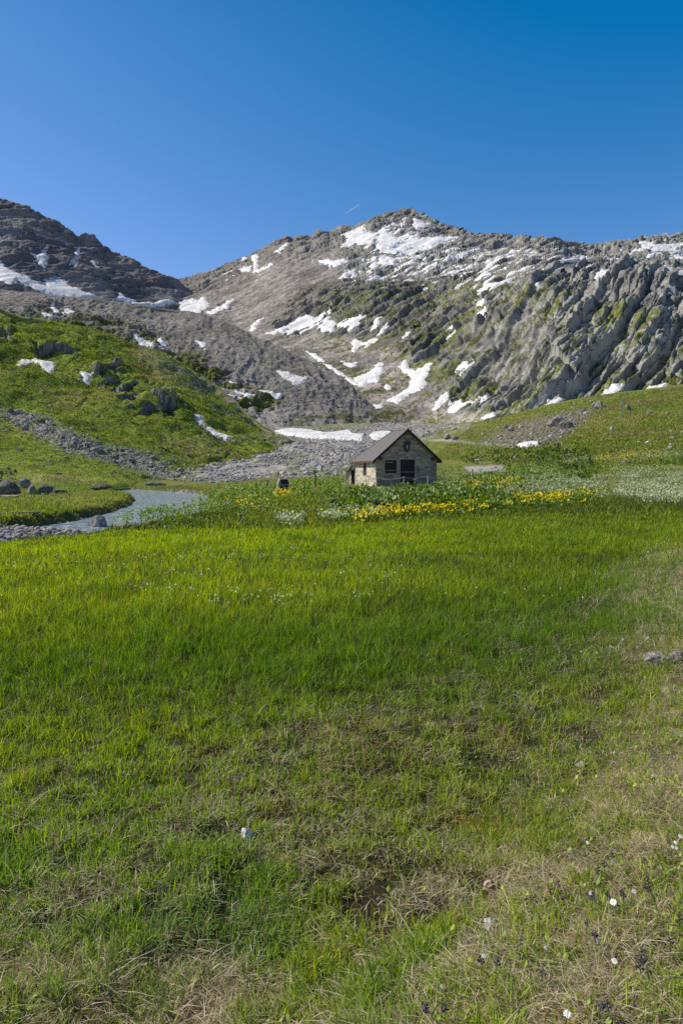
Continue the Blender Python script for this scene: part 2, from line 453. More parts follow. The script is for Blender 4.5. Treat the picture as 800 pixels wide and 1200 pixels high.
def ground_colour(X, Y, Z, x, y):
    far = np.maximum(sstep(26, 60, Y), sstep(.5, -1.5, X - np.interp(Y, RIV[:, 1], RIV[:, 0])) * (Y > 13))
    n1 = nz(X, Y, .35, 41); n2 = nz(X, Y, 1.7, 43); n3 = nz(X, Y, .06, 47); n5 = nz(X, Y, 6, 49, 2)
    near = mixc((.030, .045, .008), (.028, .018, .012), sstep(-.15, .3, n2))
    near = mixc(near, mixc((.17, .135, .012), (.16, .085, .02), sstep(.0, .3, n5)), .75 * sstep(.06, .3, nz(X, Y, 1.1, 65) + .3 * n5) * soft(x, y, [(250, 880), (560, 850), (760, 880), (760, 1020), (560, 1060), (300, 1060)], 50))
    near = mixc(near, mixc((.15, .125, .06), (.40, .34, .20), sstep(-.25, .3, n5 + .5 * n2)), .8 * np.maximum(sstep(-.1, .8, bank_mask(X, Y) + n1), sstep(1090, 1150, y + 30 * n2)))
    gr = mixc((.125, .175, .020), (.20, .215, .036), sstep(-.35, .35, n1 + .5 * n2))
    gr = mixc(gr, (.075, .110, .018), sstep(.05, .45, n2 + .4 * n5))
    gr = mixc(gr, (.24, .20, .075), .55 * sstep(0.0, .5, n3 + .3 * n1))
    heath = sstep(.0, .3, nz(X, Y * 2.2 + .6 * X, .045, 57) + .45 * nz(X, Y * 1.6, .2, 59)) * sstep(55, 85, Y)
    gr = mixc(gr, mixc((.20, .15, .075), (.13, .12, .04), sstep(-.2, .2, n2)), .62 * heath)
    c = mixc(near, gr, far)
    sc_ = sstep(-6, 6, poly_sd(x, y, SCREE) + 26 * nz(X, Y * .6, .09, 63, 3)) * sstep(75, 100, Y)
    gap = np.clip(sstep(.0, .16, nz(X, Y * .35, .06, 53) + .5 * nz(X, Y * .4, .22, 55, 2)) * (.5 + .5 * sstep(420, 320, x)) + .9 * soft(x, y, GREENP, 7), 0, 1)
    c = mixc(c, mixc((.24, .22, .20), (.42, .395, .37), sstep(-.3, .3, n2 + n5)), sc_ * (1 - .75 * gap))
    rk = soft(x, y, ROCKY_R, 6) * sstep(-.25, .2, n1 + .3)
    c = mixc(c, mixc((.12, .085, .055), (.26, .235, .20), sstep(-.1, .3, n2)), .8 * rk)
    # track and gravel pad behind the hut
    pd = soft(x, y, [(543, 547), (588, 545), (592, 552), (560, 554), (548, 552)], 1.5)
    tk = soft(x, y, [(500, 515.5), (522, 514), (560, 519), (600, 520.5), (600, 522), (560, 521), (520, 517.5)], 1.0)
    c = mixc(c, (.36, .34, .32), np.maximum(pd, .8 * tk) * sstep(60, 66, Y))
    rd = river_d(X, Y)
    c = mixc(c, mixc((.17, .16, .15), (.34, .32, .30), sstep(-.2, .2, n2 + n5)), sstep(.25, -.25, rd))
    c = mixc(c, (.07, .06, .03), sstep(.75, .3, rd) * sstep(-.1, .2, rd) * .7)
    wm = multi(x, y, WHITE, 5) * sstep(25, 32, Y)
    c = mixc(c, (.20, .22, .12), .5 * wm)
    return c

GC = ground_colour(GX, GY, GZ, GXP, GYP)
rub = soft(GXP, GYP, SCREE, 7) * sstep(75, 100, GY)
GZ2 = GZ + rub * .5 * facets(stack3(GX, GY, GZ) * .55, 71)[0]
me = mesh_np('ground', stack3(GX, GY, GZ2), grid_faces(NR, NC), GC)
tag(link('ground', me, M['ground']), kind='structure')
print('ground', round(time.time() - T0, 1))

# ------------------------------------------------------------------ river water
def mat_water():
    m, t, n, l = nt('river_water')
    tc = n.new('ShaderNodeTexCoord'); mp = N(n, 'ShaderNodeMapping'); mp.inputs['Scale'].default_value = (1.6, .8, 1)
    l.new(tc.outputs['Object'], mp.inputs['Vector'])
    n1 = N(n, 'ShaderNodeTexNoise', Scale=3.2, Detail=6.0, Roughness=.65, Distortion=.5); l.new(mp.outputs[0], n1.inputs['Vector'])
    rp = N(n, 'ShaderNodeValToRGB'); rp.color_ramp.elements[0].position = .42; rp.color_ramp.elements[1].position = .70
    rp.color_ramp.elements[0].color = (.15, .24, .29, 1); rp.color_ramp.elements[1].color = (.84, .88, .90, 1)
    l.new(n1.outputs['Fac'], rp.inputs['Fac'])
    p = N(n, 'ShaderNodeBsdfPrincipled', Roughness=.09, IOR=1.33); l.new(rp.outputs[0], p.inputs['Base Color'])
    b = N(n, 'ShaderNodeBump', Strength=.8, Distance=.12); l.new(n1.outputs['Fac'], b.inputs['Height']); l.new(b.outputs[0], p.inputs['Normal'])
    out(n, l, p.outputs[0]); return m
lx = np.linspace(-75, -3, 400); ly = np.linspace(4, 100, 560)
WX, WY = np.meshgrid(lx, ly)
keep = river_d(WX, WY) < 1.0
WZ = -.40 + .025 * fbm(stack3(WX * 1.8, WY * .9, np.zeros_like(WX)), 3, 3)
fc = grid_faces(*WX.shape)
fc = fc[keep.ravel()[fc].all(1)]
used, inv = np.unique(fc, return_inverse=True)
me = mesh_np('river_water', stack3(WX, WY, WZ).reshape(-1, 3)[used], inv.reshape(fc.shape))
tag(link('river_water', me, mat_water()), kind='structure')
# ------------------------------------------------------------------ mountains: sheets given by lines of sight and distances
SHEETS = {}
def make_sheet(name, ctrl, ridge, x0, x1, dx, rows, relief, colour, mat, snow=(), scatter=None, sm=14, drop=.35):
    xs = np.arange(x0, x1 + dx, dx); nc = len(xs); K = 60
    kx = sorted(ctrl); t = np.linspace(0, 1, K)
    Y0 = np.array([ctrl[k][0][0] for k in kx], float)
    DT = []
    for k in kx:
        y, d = np.array(ctrl[k], float).T
        tt = (y[0] - y) / (y[0] - y[-1])
        DT.append(np.interp(t, tt, d))
    DT = np.array(DT)
    y0 = np.interp(xs, kx, Y0); dt = np.stack([np.interp(xs, kx, DT[:, j]) for j in range(K)], 1)
    r = max(1, int(sm / dx)); y0 = blur1(blur1(y0, r, 0), r, 0); dt = blur(dt, r, 2, 2)
    rx, ry = np.array(ridge, float).T
    yr = np.interp(xs, rx, ry)
    tr = np.linspace(0, 1, rows)
    dd = np.stack([np.interp(tr, t, dt[i]) for i in range(nc)], 1)            # rows x cols
    yrs = blur1(blur1(yr, int(22 / dx), 0), int(22 / dx), 0)
    yy = y0[None] + (yrs - y0)[None] * tr[:, None] + (yr - yrs)[None] * (tr ** 14)[:, None]
    xx = np.repeat(xs[None], rows, 0)
    P = stack3((xx - CX) / F * dd, dd, EYE + (HY - yy) / F * dd)
    # buried foot and the far side of the ridge
    foot = P[:1] + np.array([0, 0, -1.0]) * dd[:1, :, None] * .05
    backs = []
    for q in range(1, 9):
        s = 1 + .02 * q ** 1.25
        b = P[-1:].copy(); b[..., 0] *= s; b[..., 1] *= s; b[..., 2] -= (s - 1) * dd[-1:] * drop
        backs.append(b)
    P = np.concatenate([foot, P] + backs, 0)
    xx = np.concatenate([xx[:1], xx] + [xx[-1:]] * 8, 0); yy = np.concatenate([yy[:1] + 5, yy] + [yy[-1:]] * 8, 0)
    DD = P[..., 1]
    Ps = blur(P, 3, 3, 1)
    Nn = np.cross(np.gradient(Ps, axis=1), np.gradient(Ps, axis=0)); Nn /= np.linalg.norm(Nn, axis=-1, keepdims=True) + 1e-9
    lo, hi = relief(P, xx, yy)
    smask = np.zeros(xx.shape)
    wob = 3.0 * fbm(stack3(xx * .16 - yy * .05, yy * .30, xx * 0), 3, 61)
    sds = []
    for s in snow:
        sd = poly_sd(xx, yy, s['poly']); sds.append(sd)
        smask = np.maximum(smask, sstep(-3, .5, sd + wob))
    scm = None; pm = smask.copy()
    if scatter is not None:
        scm = scatter(P, xx, yy); smask = np.maximum(smask, sstep(-2, .5, scm))
    hi = hi * (1 - .60 * smask) * (1 - .55 * pm); lo = lo * (1 - .35 * pm)
    lo = lo * (1 - .5 * sstep(.97, 1, np.concatenate([tr[:1], tr, np.ones(8)]))[:, None])
    disp = lo + hi
    Pf = P + Nn * disp[..., None]
    Nf = np.cross(np.gradient(Pf, axis=1), np.gradient(Pf, axis=0)); Nf /= np.linalg.norm(Nf, axis=-1, keepdims=True) + 1e-9
    C = colour(Pf, xx, yy, Nf, lo, hi, smask)
    nr = P.shape[0]
    me = mesh_np(name, Pf, grid_faces(nr, nc), C)
    o = link(name, me, mat); tag(o, kind='structure')
    hb = blur(hi, 3, 4, 2)
    Psn = P + Nn * (blur(lo, 1, 1, 1) + hb)[..., None]
    allf = grid_faces(nr, nc)
    def snow_mesh(nm, m, k=.45):
        m = np.clip(m, -2, 3.2)
        ok = (m.ravel()[allf].max(1) > -1.0)
        ok &= (yy.ravel()[allf].max(1) < 9999)
        fc = allf[ok]
        if len(fc) == 0: print('no snow', nm); return None
        h = (m * k - .05) * DD / F
        V = (Psn + Nn * h[..., None]).reshape(-1, 3)
        used, inv = np.unique(fc, return_inverse=True)
        return link(nm, mesh_np(nm, V[used], inv.reshape(fc.shape)), M['snow'])
    for s, sd in zip(snow, sds):
        o2 = snow_mesh('snow_patch', sd + wob + .3)
        if o2: tag(o2, s['label'], 'snow patch', s.get('group', 'snow patches on the mountains'))
    if scm is not None:
        o2 = snow_mesh('snow', scm, .9)
        if o2: tag(o2, 'small scattered streaks of snow lying between the rocks of the main ridge', 'snow', kind='stuff')
    SHEETS[name] = dict(xs=xs, rows=rows, P=Pf, xx=xx, yy=yy, y0=y0, yr=yrs)
    print(name, Pf.shape, round(time.time() - T0, 1))
    return o

def sheet_at(name, x, y):
    s = SHEETS[name]
    c = np.clip(np.round((np.asarray(x) - s['xs'][0]) / (s['xs'][1] - s['xs'][0])).astype(int), 0, len(s['xs']) - 1)
    t = (s['y0'][c] - np.asarray(y)) / (s['y0'][c] - s['yr'][c])
    r = np.clip(np.round(t * (s['rows'] - 1)).astype(int), 0, s['rows'] - 1) + 1
    return s['P'][r, c]

SHEAR = .33          # the beds lean away from the viewer as the face recedes
def rot(P, deg, sx, sy, sz):
    """coordinates along and across a '/' direction on the face, scaled"""
    a = R(deg); X = P[..., 0] - SHEAR * P[..., 1]
    u = X * math.cos(a) + P[..., 2] * math.sin(a)
    v = -X * math.sin(a) + P[..., 2] * math.cos(a)
    return stack3(u / sx, v / sy, P[..., 1] / sz)

def saw(P, deg, s, w, seed):
    """slabs dipping to the left that break off steeply on their right side"""
    a = R(deg); X = P[..., 0] - SHEAR * P[..., 1]
    v = (X * math.sin(a) - P[..., 2] * math.cos(a)) / s
    u = (X * math.cos(a) + P[..., 2] * math.sin(a)) / s
    q = stack3(u * .16, v * .55, P[..., 1] / (s * 9))
    ph = v + w * fbm(q, 3, seed) + .35 * fbm(stack3(u * .7, v * .9, P[..., 1] / (s * 5)), 2, seed + 5)
    f = ph - np.floor(ph); cell = _hash(np.floor(ph).astype(np.int64), np.floor(u * .22 + 3 * np.sin(np.floor(ph) * 2.3)).astype(np.int64), np.zeros(ph.shape, np.int64), seed)
    amp = .35 + .9 * ((cell & np.uint32(255)).astype(float) / 255)
    return amp * np.where(f < .92, f / .92, (1 - f) / .08) - .5

def S(label, *pts, g=None):
    d = dict(label=label, poly=pts)
    if g: d['group'] = g
    return d

# ---- left dark peak
def relief_left(P, x, y):
    lo = 13 * fbm(P / 120, 3, 101) + 7 * (ridged(rot(P, 62, 130, 42, 80), 3, 103) - .6)
    f, r = facets(rot(P, 58, 34, 15, 30), 105)
    hi = 3.6 * f + 2.0 * facets(rot(P, 50, 13, 6.5, 40), 107)[0] + .8 * fbm(P / 5, 3, 109)
    k = sstep(352, 330, y)
    return lo * (.4 + .6 * k), hi * (.25 + .75 * k)
def colour_left(P, x, y, n, lo, hi, sm):
    a = fbm(P / 60, 4, 111); b = fbm(P / 9, 3, 113)
    c = mixc((.125, .122, .124), (.235, .225, .215), sstep(-.3, .4, a + .5 * b))
    c = mixc(c, (.21, .175, .15), .3 * sstep(.1, .5, fbm(P / 90, 3, 117)))
    return c
snow_left = [
    S('long bluish snowfield sloping down along the foot of the dark left peak', (-110, 262), (-60, 285), (0, 306), (10, 314), (25, 324), (42, 332), (55, 336), (51, 330), (61, 327), (75, 327), (82, 336), (100, 344), (117, 350), (95, 353), (62, 350), (42, 342), (20, 333), (12, 338), (0, 332), (-60, 312), (-110, 300)),
    S('slanting wedge of snow high on the dark left peak, leftmost above its foot', (34, 297), (42, 302), (52, 296), (55, 300), (52, 309), (54, 319), (47, 312), (40, 305)),
    S('narrow snow gully below the notch in the dark left peak', (86, 297), (96, 287), (93, 300), (88, 311), (87, 317), (80, 316), (86, 306)),
    S('tiny snow spot right of the snow gully on the dark left peak', (104, 311), (112, 308), (113, 319), (108, 316)),
    S('thin snow band in shade at the lower right end of the dark left peak', (136, 352), (140, 345), (150, 350), (160, 354), (180, 355), (199, 350), (203, 356), (180, 361), (155, 359)),
]
ridge_left = [(-240, 190), (-120, 212), (-40, 226), (0, 231), (12, 236), (30, 241), (46, 249), (62, 258), (72, 266), (80, 268), (88, 277), (95, 281), (101, 276), (104, 279), (108, 277.5), (116, 284), (121, 289), (127, 290), (132, 296), (146, 300), (158, 307), (170, 315), (182, 322), (192, 326), (205, 332), (225, 342), (260, 356), (300, 372)]
make_sheet('mountain', {
    -240: [(400, 640), (350, 700), (310, 780), (260, 900), (190, 1050)],
    0: [(392, 660), (352, 740), (325, 800), (290, 880), (231, 1060)],
    100: [(385, 760), (355, 830), (330, 900), (281, 1080)],
    205: [(385, 900), (358, 960), (332, 1080)],
    300: [(400, 950), (372, 1080)]}, ridge_left, -240, 300, .9, 210, relief_left, colour_left, M['rock_far'], snow_left)

# ---- main mountain with the right-hand cliff
CLIFF = [(470, 470), (520, 440), (560, 400), (560, 345), (640, 320), (740, 312), (1000, 320), (1000, 475), (760, 458), (640, 480), (540, 482)]
SCREEB = [(150, 420), (210, 372), (300, 372), (330, 392), (425, 388), (470, 395), (465, 420), (515, 425), (520, 445), (505, 462), (560, 485), (560, 520), (150, 520)]
TALUS = [(190, 372), (270, 330), (330, 300), (390, 292), (400, 322), (350, 340), (330, 370), (300, 395), (200, 395)]
def relief_main(P, x, y):
    scr = soft(x, y, SCREEB, 9) ; tal = .75 * soft(x, y, TALUS, 10)
    cl = soft(x, y, CLIFF, 22)
    k = 1 - np.maximum(scr, tal)
    big = 15 * fbm(P / 150, 3, 201)
    # slabs and gullies
    warp = 14 * stack3(fbm(P / 45, 2, 203), fbm(P / 45, 2, 205), fbm(P / 45, 2, 207))
    Q = P + warp
    g1 = ridged(rot(Q, 57, 110, 22, 260), 3, 209) - .7
    g2 = ridged(rot(Q, 38, 80, 18, 240), 3, 211) - .7
    lo = big * (1 - .5 * scr) + k * (cl * 3.2 * g1 + (1 - cl) * 4.2 * g2) + (1 - k) * 2.0 * fbm(P / 40, 3, 213)
    fa, r1 = facets(rot(P, 57, 40, 14, 110), 215, 1.2); fb, r2 = facets(rot(Q, 36, 26, 8, 90), 217, 1.1)
    fc_, r3 = facets(rot(P, 52, 13, 4.6, 24), 219, 1.1)
    s1 = saw(P, 57, 22, .75, 251); s2 = saw(P, 55, 7.5, .85, 253); s3 = saw(P, 36, 11, .9, 255); s4 = saw(P, 33, 5, .9, 257)
    fd = facets(rot(P, 33, 10, 3.6, 30), 220, 1.1)[0]
    hi = k * (cl * (4.2 * fa + 2.6 * fc_ + 5.0 * s1 + 2.5 * s2 + .9 * facets(rot(P, 50, 5.5, 2.2, 12), 259)[0]) + (1 - cl) * (2.2 * fb + 1.4 * fd + 4.6 * s3 + 2.2 * s4) + .4 * ridged(P / 5.5, 2, 221)) + (1 - k) * (.8 * facets(P / 3.2, 223)[0] + .4 * fbm(P / 4, 3, 225))
    return lo, hi
def colour_main(P, x, y, n, lo, hi, sm):
    scr = soft(x, y, SCREEB, 9); tal = .85 * soft(x, y, TALUS, 10)
    cl = soft(x, y, CLIFF, 22)
    a = fbm(P / 50, 4, 231); b = fbm(P / 8, 3, 233)
    rock = mixc((.155, .152, .138), (.345, .336, .30), sstep(-.4, .4, a * .6 + b))
    rock = rock * (1 - .22 * (1 - cl) * sstep(300, 345, y))[..., None]
    rock = mixc(rock, (.255, .22, .185), .55 * (1 - cl) * sstep(470, 300, x))
    rock = mixc(rock, (.38, .37, .29), .3 * sstep(.05, .4, fbm(P / 20, 3, 235)))        # lichen
    scree = mixc((.20, .175, .15), (.375, .335, .30), sstep(-.3, .3, b + .4 * a + .5 * fbm(rot(P, 62, 60, 7, 60), 3, 247)))
    scree = scree * (.86 + .34 * sstep(-.25, .35, fbm(rot(P, 64, 160, 16, 120), 4, 261) + .4 * a))[..., None]
    scree = mixc(scree, (.16, .16, .145), .6 * sstep(.16, .34, fbm(P / 34, 4, 263)))
    c = mixc(rock, scree, np.maximum(scr, tal))
    gr = (n[..., 2] * .9 + .75 * fbm(P / 28, 4, 237) + .25 * fbm(P / 6, 3, 238)) + .7 * fbm(rot(P, 55, 34, 6, 60), 3, 249) + .8 * fbm(P / 3, 3, 239) + .35 * fbm(P / 9, 2, 236) - .62 - .3 * np.maximum(scr, tal)
    zone = sstep(318, 345, y - 25 * sstep(620, 760, x)) * sstep(330, 400, x)
    zone = np.maximum(zone, .8 * soft(x, y, [(345, 345), (400, 325), (420, 345), (370, 365)], 12))
    green = mixc((.07, .085, .022), (.15, .165, .042), sstep(-.3, .3, a + b))
    c = mixc(c, green, np.clip(zone, 0, 1) * sstep(.0, .12, gr))
    vg = soft(x, y, [(420, 402), (470, 385), (478, 394), (430, 415)], 5) + soft(x, y, [(500, 432), (528, 424), (522, 440), (502, 447)], 4) + soft(x, y, [(330, 494), (420, 486), (440, 498), (380, 503), (335, 502)], 4)
    c = mixc(c, green, np.clip(vg, 0, 1) * .8 * sstep(-.2, .1, b))
    return c
def scatter_main(P, x, y):
    n = .62 * fbm(rot(P, 27, 46, 9, 140), 3, 241) + .85 * fbm(rot(P, 30, 17, 4.2, 60), 3, 245) + .35 * fbm(P / 90, 2, 243)
    up = [(398, 330), (410, 285), (470, 252), (540, 280), (640, 284), (720, 296), (800, 284), (1000, 280), (1000, 322), (800, 318), (700, 330), (620, 345), (560, 352), (480, 345), (430, 350)]
    z = soft(x, y, up, 16) + .5 * soft(x, y, [(205, 338), (300, 305), (330, 290), (300, 345), (240, 362), (205, 358)], 7)
    core = soft(x, y, [(420, 300), (470, 265), (560, 285), (660, 300), (700, 308), (600, 325), (500, 325)], 18) + soft(x, y, [(720, 285), (1000, 275), (1000, 310), (730, 305)], 8)
    return (n - (.275 - .15 * np.clip(core, 0, 1) + .75 * (1 - np.clip(z, 0, 1)))) * 9
snow_main = [
    S('large ragged snowfield right below the highest summit', (402, 276), (412, 271), (427, 267), (429, 274), (440, 276), (452, 267), (456, 275), (465, 279), (480, 276), (490, 275), (492, 281), (505, 279), (537, 277), (537, 282), (520, 284), (505, 292), (485, 297), (462, 299), (445, 297), (440, 290), (445, 281), (430, 287), (415, 287), (397, 290), (407, 281)),
    S('snow spot on the right side of the summit head, above the big snowfield', (485, 257), (495, 261), (507, 262), (495, 269), (487, 272), (484, 265)),
    S('flat snow streak just under the big summit snowfield', (434, 310), (450, 302), (476, 301), (465, 306), (445, 310), (434, 316)),
    S('forked snow patch on the brown slope left of the summit streaks', (372, 304), (380, 304), (385, 301), (392, 309), (402, 307), (405, 310), (392, 315), (378, 311)),
    S('slim snow streak slanting across the slope below the summit', (395, 326), (405, 317), (417, 314), (417, 317), (405, 323)),
    S('small snow patch near the left ridge, topmost of three', (281, 307), (286, 301), (292, 301), (287, 307)),
    S('bent snow patch running down beside the dark buttress on the left ridge', (296, 320), (298, 311), (295, 301), (302, 299), (302, 310), (300, 316), (320, 308), (316, 312), (302, 319)),
    S('low snow strip below the dark buttress on the left ridge', (281, 317), (296, 312), (295, 316), (285, 320)),
    S('short snow streak farthest left on the rising ridge', (261, 324), (272, 319), (265, 325)),
    S('thin snow gully behind the dark buttress on the left ridge', (322, 297), (332, 290), (340, 284), (337, 290), (327, 297)),
    S('broad snow patch filling the saddle between the two mountains', (200, 357), (210, 354), (222, 352), (240, 350), (247, 355), (237, 361), (230, 366), (215, 363)),
    S('tapering snow tongue right of the saddle snow', (241, 362), (252, 359), (273, 350), (268, 357), (257, 362), (247, 366)),
    S('short slanting snow streak just above the grey moraine crest', (291, 387), (297, 379), (309, 372), (305, 378), (296, 388)),
    S('long pointed snow band under the dark rock face in the centre', (312, 391), (332, 384), (344, 378), (360, 371), (372, 374), (381, 369), (379, 376), (368, 383), (356, 388), (343, 387), (322, 391)),
    S('notched snow patch at the right end of the long snow band', (372, 386), (380, 378), (387, 367), (388, 369), (384, 377), (394, 379), (392, 387), (382, 389)),
    S('snow patch sweeping up right under the centre rock face', (396, 382), (408, 376), (422, 370), (428, 371), (420, 378), (412, 384), (404, 382)),
    S('small steep snow sliver among the rocks above the forked patch', (433, 381), (443, 369), (446, 370), (441, 378), (435, 382)),
    S('second small snow sliver, just right of the forked patch', (442, 391), (448, 380), (453, 379), (448, 388)),
    S('forked snow patch among boulders in the middle basin', (411, 400), (416, 395), (426, 400), (440, 394), (444, 397), (432, 405), (427, 408), (429, 402), (420, 405), (415, 413), (411, 411), (413, 405)),
    S('upper snow strip in the trough beside the moraine', (357, 408), (366, 411), (377, 418), (381, 426), (376, 425), (366, 416)),
    S('lower thin snow strip in the trough beside the moraine', (378, 426), (387, 429), (396, 435), (407, 441), (417, 446), (425, 453), (417, 452), (405, 444), (394, 438), (384, 432)),
    S('little snow patch between the trough strip and the forked patch', (400, 424), (411, 426), (418, 425), (412, 432), (406, 429)),
    S('wide snow patch with a rock in it at the foot of the middle basin', (414, 442), (424, 438), (438, 431), (440, 426), (449, 424), (447, 430), (451, 434), (444, 439), (443, 447), (432, 448), (425, 453), (418, 448)),
    S('small snow spot right of the wide basin patch', (447, 452), (454, 449), (459, 456), (452, 457)),
    S('flat snow slab above the valley floor with a pale tail', (414, 469), (428, 473), (438, 475), (448, 475), (447, 481), (430, 481), (422, 475)),
    S('large Y-shaped snow patch above the hut at the cliff foot', (466, 429), (475, 422), (479, 431), (486, 434), (500, 425), (506, 424), (500, 437), (496, 446), (501, 449), (492, 457), (475, 466), (465, 474), (452, 470), (464, 464), (480, 452), (481, 440), (472, 435)),
    S('ragged upright snow patch right of the Y-shaped one', (504, 477), (512, 467), (514, 459), (522, 457), (524, 465), (516, 471), (510, 477)),
    S('triangular snow cone at the bottom of the cliff gully', (521, 480), (525, 470), (537, 459), (539, 465), (552, 467), (567, 456), (570, 458), (555, 467), (540, 475), (530, 480)),
    S('small snow patch on the grass edge under the cliff', (561, 491), (570, 486), (579, 485), (579, 490), (570, 493)),
    S('lower of two small snow patches high on the green ledges', (556, 374), (565, 370), (572, 365), (573, 369), (566, 376)),
    S('upper of two small snow patches high on the green ledges', (556, 361), (565, 355), (570, 360), (565, 363)),
    S('thin snow sliver on a ledge of the middle rock face', (523, 396), (531, 387), (532, 390), (525, 398)),
    S('snow sliver on the green ledge right of the middle basin', (469, 397), (472, 391), (482, 386), (481, 390), (472, 396)),
    S('narrow snow chute inside the cliff gully above the snow cone', (531, 430), (537, 424), (550, 415), (545, 423), (535, 432)),
    S('leaning snow wedge at the cliff foot, left of three', (634, 477), (641, 467), (655, 459), (664, 463), (650, 473)),
    S('pointed snow patch at the cliff foot, middle of three', (700, 461), (712, 452), (720, 448), (730, 451), (722, 459), (713, 463)),
    S('flat snow patch at the cliff foot, right of three', (750, 454), (760, 447), (780, 448), (779, 454), (757, 458)),
    S('lone slanting snow patch on the rocks right of centre below the skyline', (695, 331), (702, 324), (716, 319), (710, 326), (700, 332)),
    S('snow patch with a dark notch below the right skyline dip', (672, 302), (682, 301), (687, 307), (698, 303), (697, 306), (680, 311)),
    S('snow strip under the dark crags at the right edge', (770, 316), (785, 320), (812, 320), (812, 323), (785, 322)),
    S('small snow bar low in the dark crags at the right edge', (780, 334), (790, 332), (793, 336), (782, 337)),
    S('wide snow band across the rounded top at far right', (748, 293), (758, 292), (768, 294), (780, 292), (812, 290), (815, 295), (768, 298), (752, 297)),
]
ridge_main = [(100, 352), (150, 344), (205, 330), (220, 326), (240, 319), (262, 311), (290, 299), (300, 294), (312, 285), (322, 279), (337, 275.5), (342, 280), (352, 277), (365, 279), (374, 272.5), (380, 271), (386, 274), (394, 269), (400, 265), (412, 266), (428, 261), (436, 256), (446, 252), (464, 246), (470, 244.5), (484, 244), (490, 247.5), (505, 255), (520, 262), (538, 267), (556, 273), (575, 275), (590, 277.5), (600, 277.5), (612, 275), (625, 277), (640, 275.5), (652, 277), (664, 284), (680, 287), (700, 290), (712, 289.5), (722, 286), (735, 283), (752, 279.5), (768, 277), (780, 277.5), (800, 276), (830, 277), (900, 282), (1000, 296)]
make_sheet('main_mountain', {
    100: [(420, 800), (385, 900), (362, 1020), (345, 1250)],
    200: [(430, 650), (385, 820), (360, 960), (345, 1100), (331, 1300)],
    300: [(460, 500), (410, 640), (385, 780), (340, 980), (294, 1280)],
    400: [(503, 380), (470, 450), (440, 510), (400, 640), (370, 720), (330, 860), (300, 1020), (266, 1300)],
    480: [(505, 375), (480, 410), (450, 460), (420, 520), (370, 620), (330, 780), (300, 960), (270, 1160), (244, 1330)],
    560: [(505, 320), (480, 350), (455, 385), (420, 430), (380, 490), (340, 610), (300, 850), (273, 1120)],
    640: [(492, 295), (468, 318), (420, 350), (370, 395), (330, 480), (300, 660), (276, 930)],
    720: [(485, 295), (458, 318), (400, 345), (350, 382), (322, 450), (305, 620), (286, 1000)],
    800: [(480, 285), (450, 308), (390, 335), (345, 372), (318, 450), (298, 680), (276, 1050)],
    1000: [(480, 285), (450, 308), (390, 335), (345, 372), (325, 450), (310, 680), (296, 1050)]},
    ridge_main, 100, 1000, .8, 400, relief_main, colour_main, M['rock_far'], snow_main, scatter_main)

# ---- grey moraine
def relief_mor(P, x, y):
    q = stack3(P[..., 0] / 9, P[..., 1] / 30, P[..., 2] / 30)
    lo = 5 * fbm(P / 60, 3, 301) + 1.2 * (ridged(q, 2, 303) - .6)
    rk = soft(x, y, [(-20, 380), (60, 352), (180, 385), (200, 410), (300, 450), (330, 470), (300, 490), (200, 440), (60, 395), (-20, 400)], 9)
    hi = .42 * facets(P / 2.6, 305)[0] + .3 * fbm(P / 3, 3, 307) + rk * (4.5 * facets(P / stack3(16, 14, 9), 309)[0] + 2.0 * facets(P / 6, 310)[0])
    return lo, hi
def colour_mor(P, x, y, n, lo, hi, sm):
    b = fbm(P / 3.5, 3, 311); a = fbm(P / 40, 3, 313)
    c = mixc((.20, .18, .16), (.36, .33, .295), sstep(-.35, .4, b + .5 * a))
    c = mixc(c, (.44, .40, .365), .7 * sstep(465, 500, y))
    g = fbm(P / stack3(26, 26, 9), 4, 315) + .35 * b
    zone = soft(x, y, [(-20, 384), (60, 362), (130, 372), (200, 405), (300, 448), (330, 470), (300, 492), (200, 440), (60, 395), (-20, 402)], 10) + .6 * soft(x, y, [(330, 486), (410, 480), (445, 492), (430, 506), (340, 502)], 5) + .18
    c = mixc(c, mixc((.09, .105, .02), (.17, .175, .04), sstep(-.2, .3, b)), np.clip(zone, 0, 1) * sstep(.02, .2, g + .12 * zone))
    return c
GRP = 'snow patches on the moraine and the left hill'
snow_mor = [
    S('long leaf-shaped snow patch on the right flank of the grey moraine', (322, 435), (336, 438), (346, 443), (357, 444), (357, 451), (348, 452), (340, 448), (331, 443), g=GRP),
    S('snow strip at the foot of the moraine beside a mossy bank', (298, 455), (310, 457), (324, 459), (332, 461), (327, 467), (316, 464), (306, 461), g=GRP),
    S('short snow dash behind the green spur, left of the mossy bank', (263, 454), (276, 456), (296, 465), (293, 467), (279, 462), g=GRP),
    S('thin snow line above the short dash behind the green spur', (266, 443), (279, 445), (280, 448), (272, 448), g=GRP),
    S('tiny lone snow spot in the middle of the moraine slope', (229, 402), (239, 402), (240, 410), (235, 408), g=GRP),
    S('snow sliver on the upper left of the moraine, nearest the green hill', (43, 364), (57, 368), (66, 372), (50, 371), g=GRP),
    S('left of two square snow patches on the upper moraine', (56, 360), (64, 358), (73, 366), (65, 368), g=GRP),
    S('right of two square snow patches on the upper moraine', (72, 362), (80, 358), (90, 364), (82, 367), g=GRP),
    S('long snow strip along the top of the green hill', (100, 391), (112, 393), (130, 399), (147, 404), (146, 407), (125, 403), (109, 398), g=GRP),
    S('middle snow strip along the top of the green hill', (156, 395), (170, 400), (180, 402), (178, 406), (165, 405), g=GRP),
    S('pointed snow strip at the right end of the green hilltop', (183, 402), (189, 395), (196, 407), (189, 407), g=GRP),
]
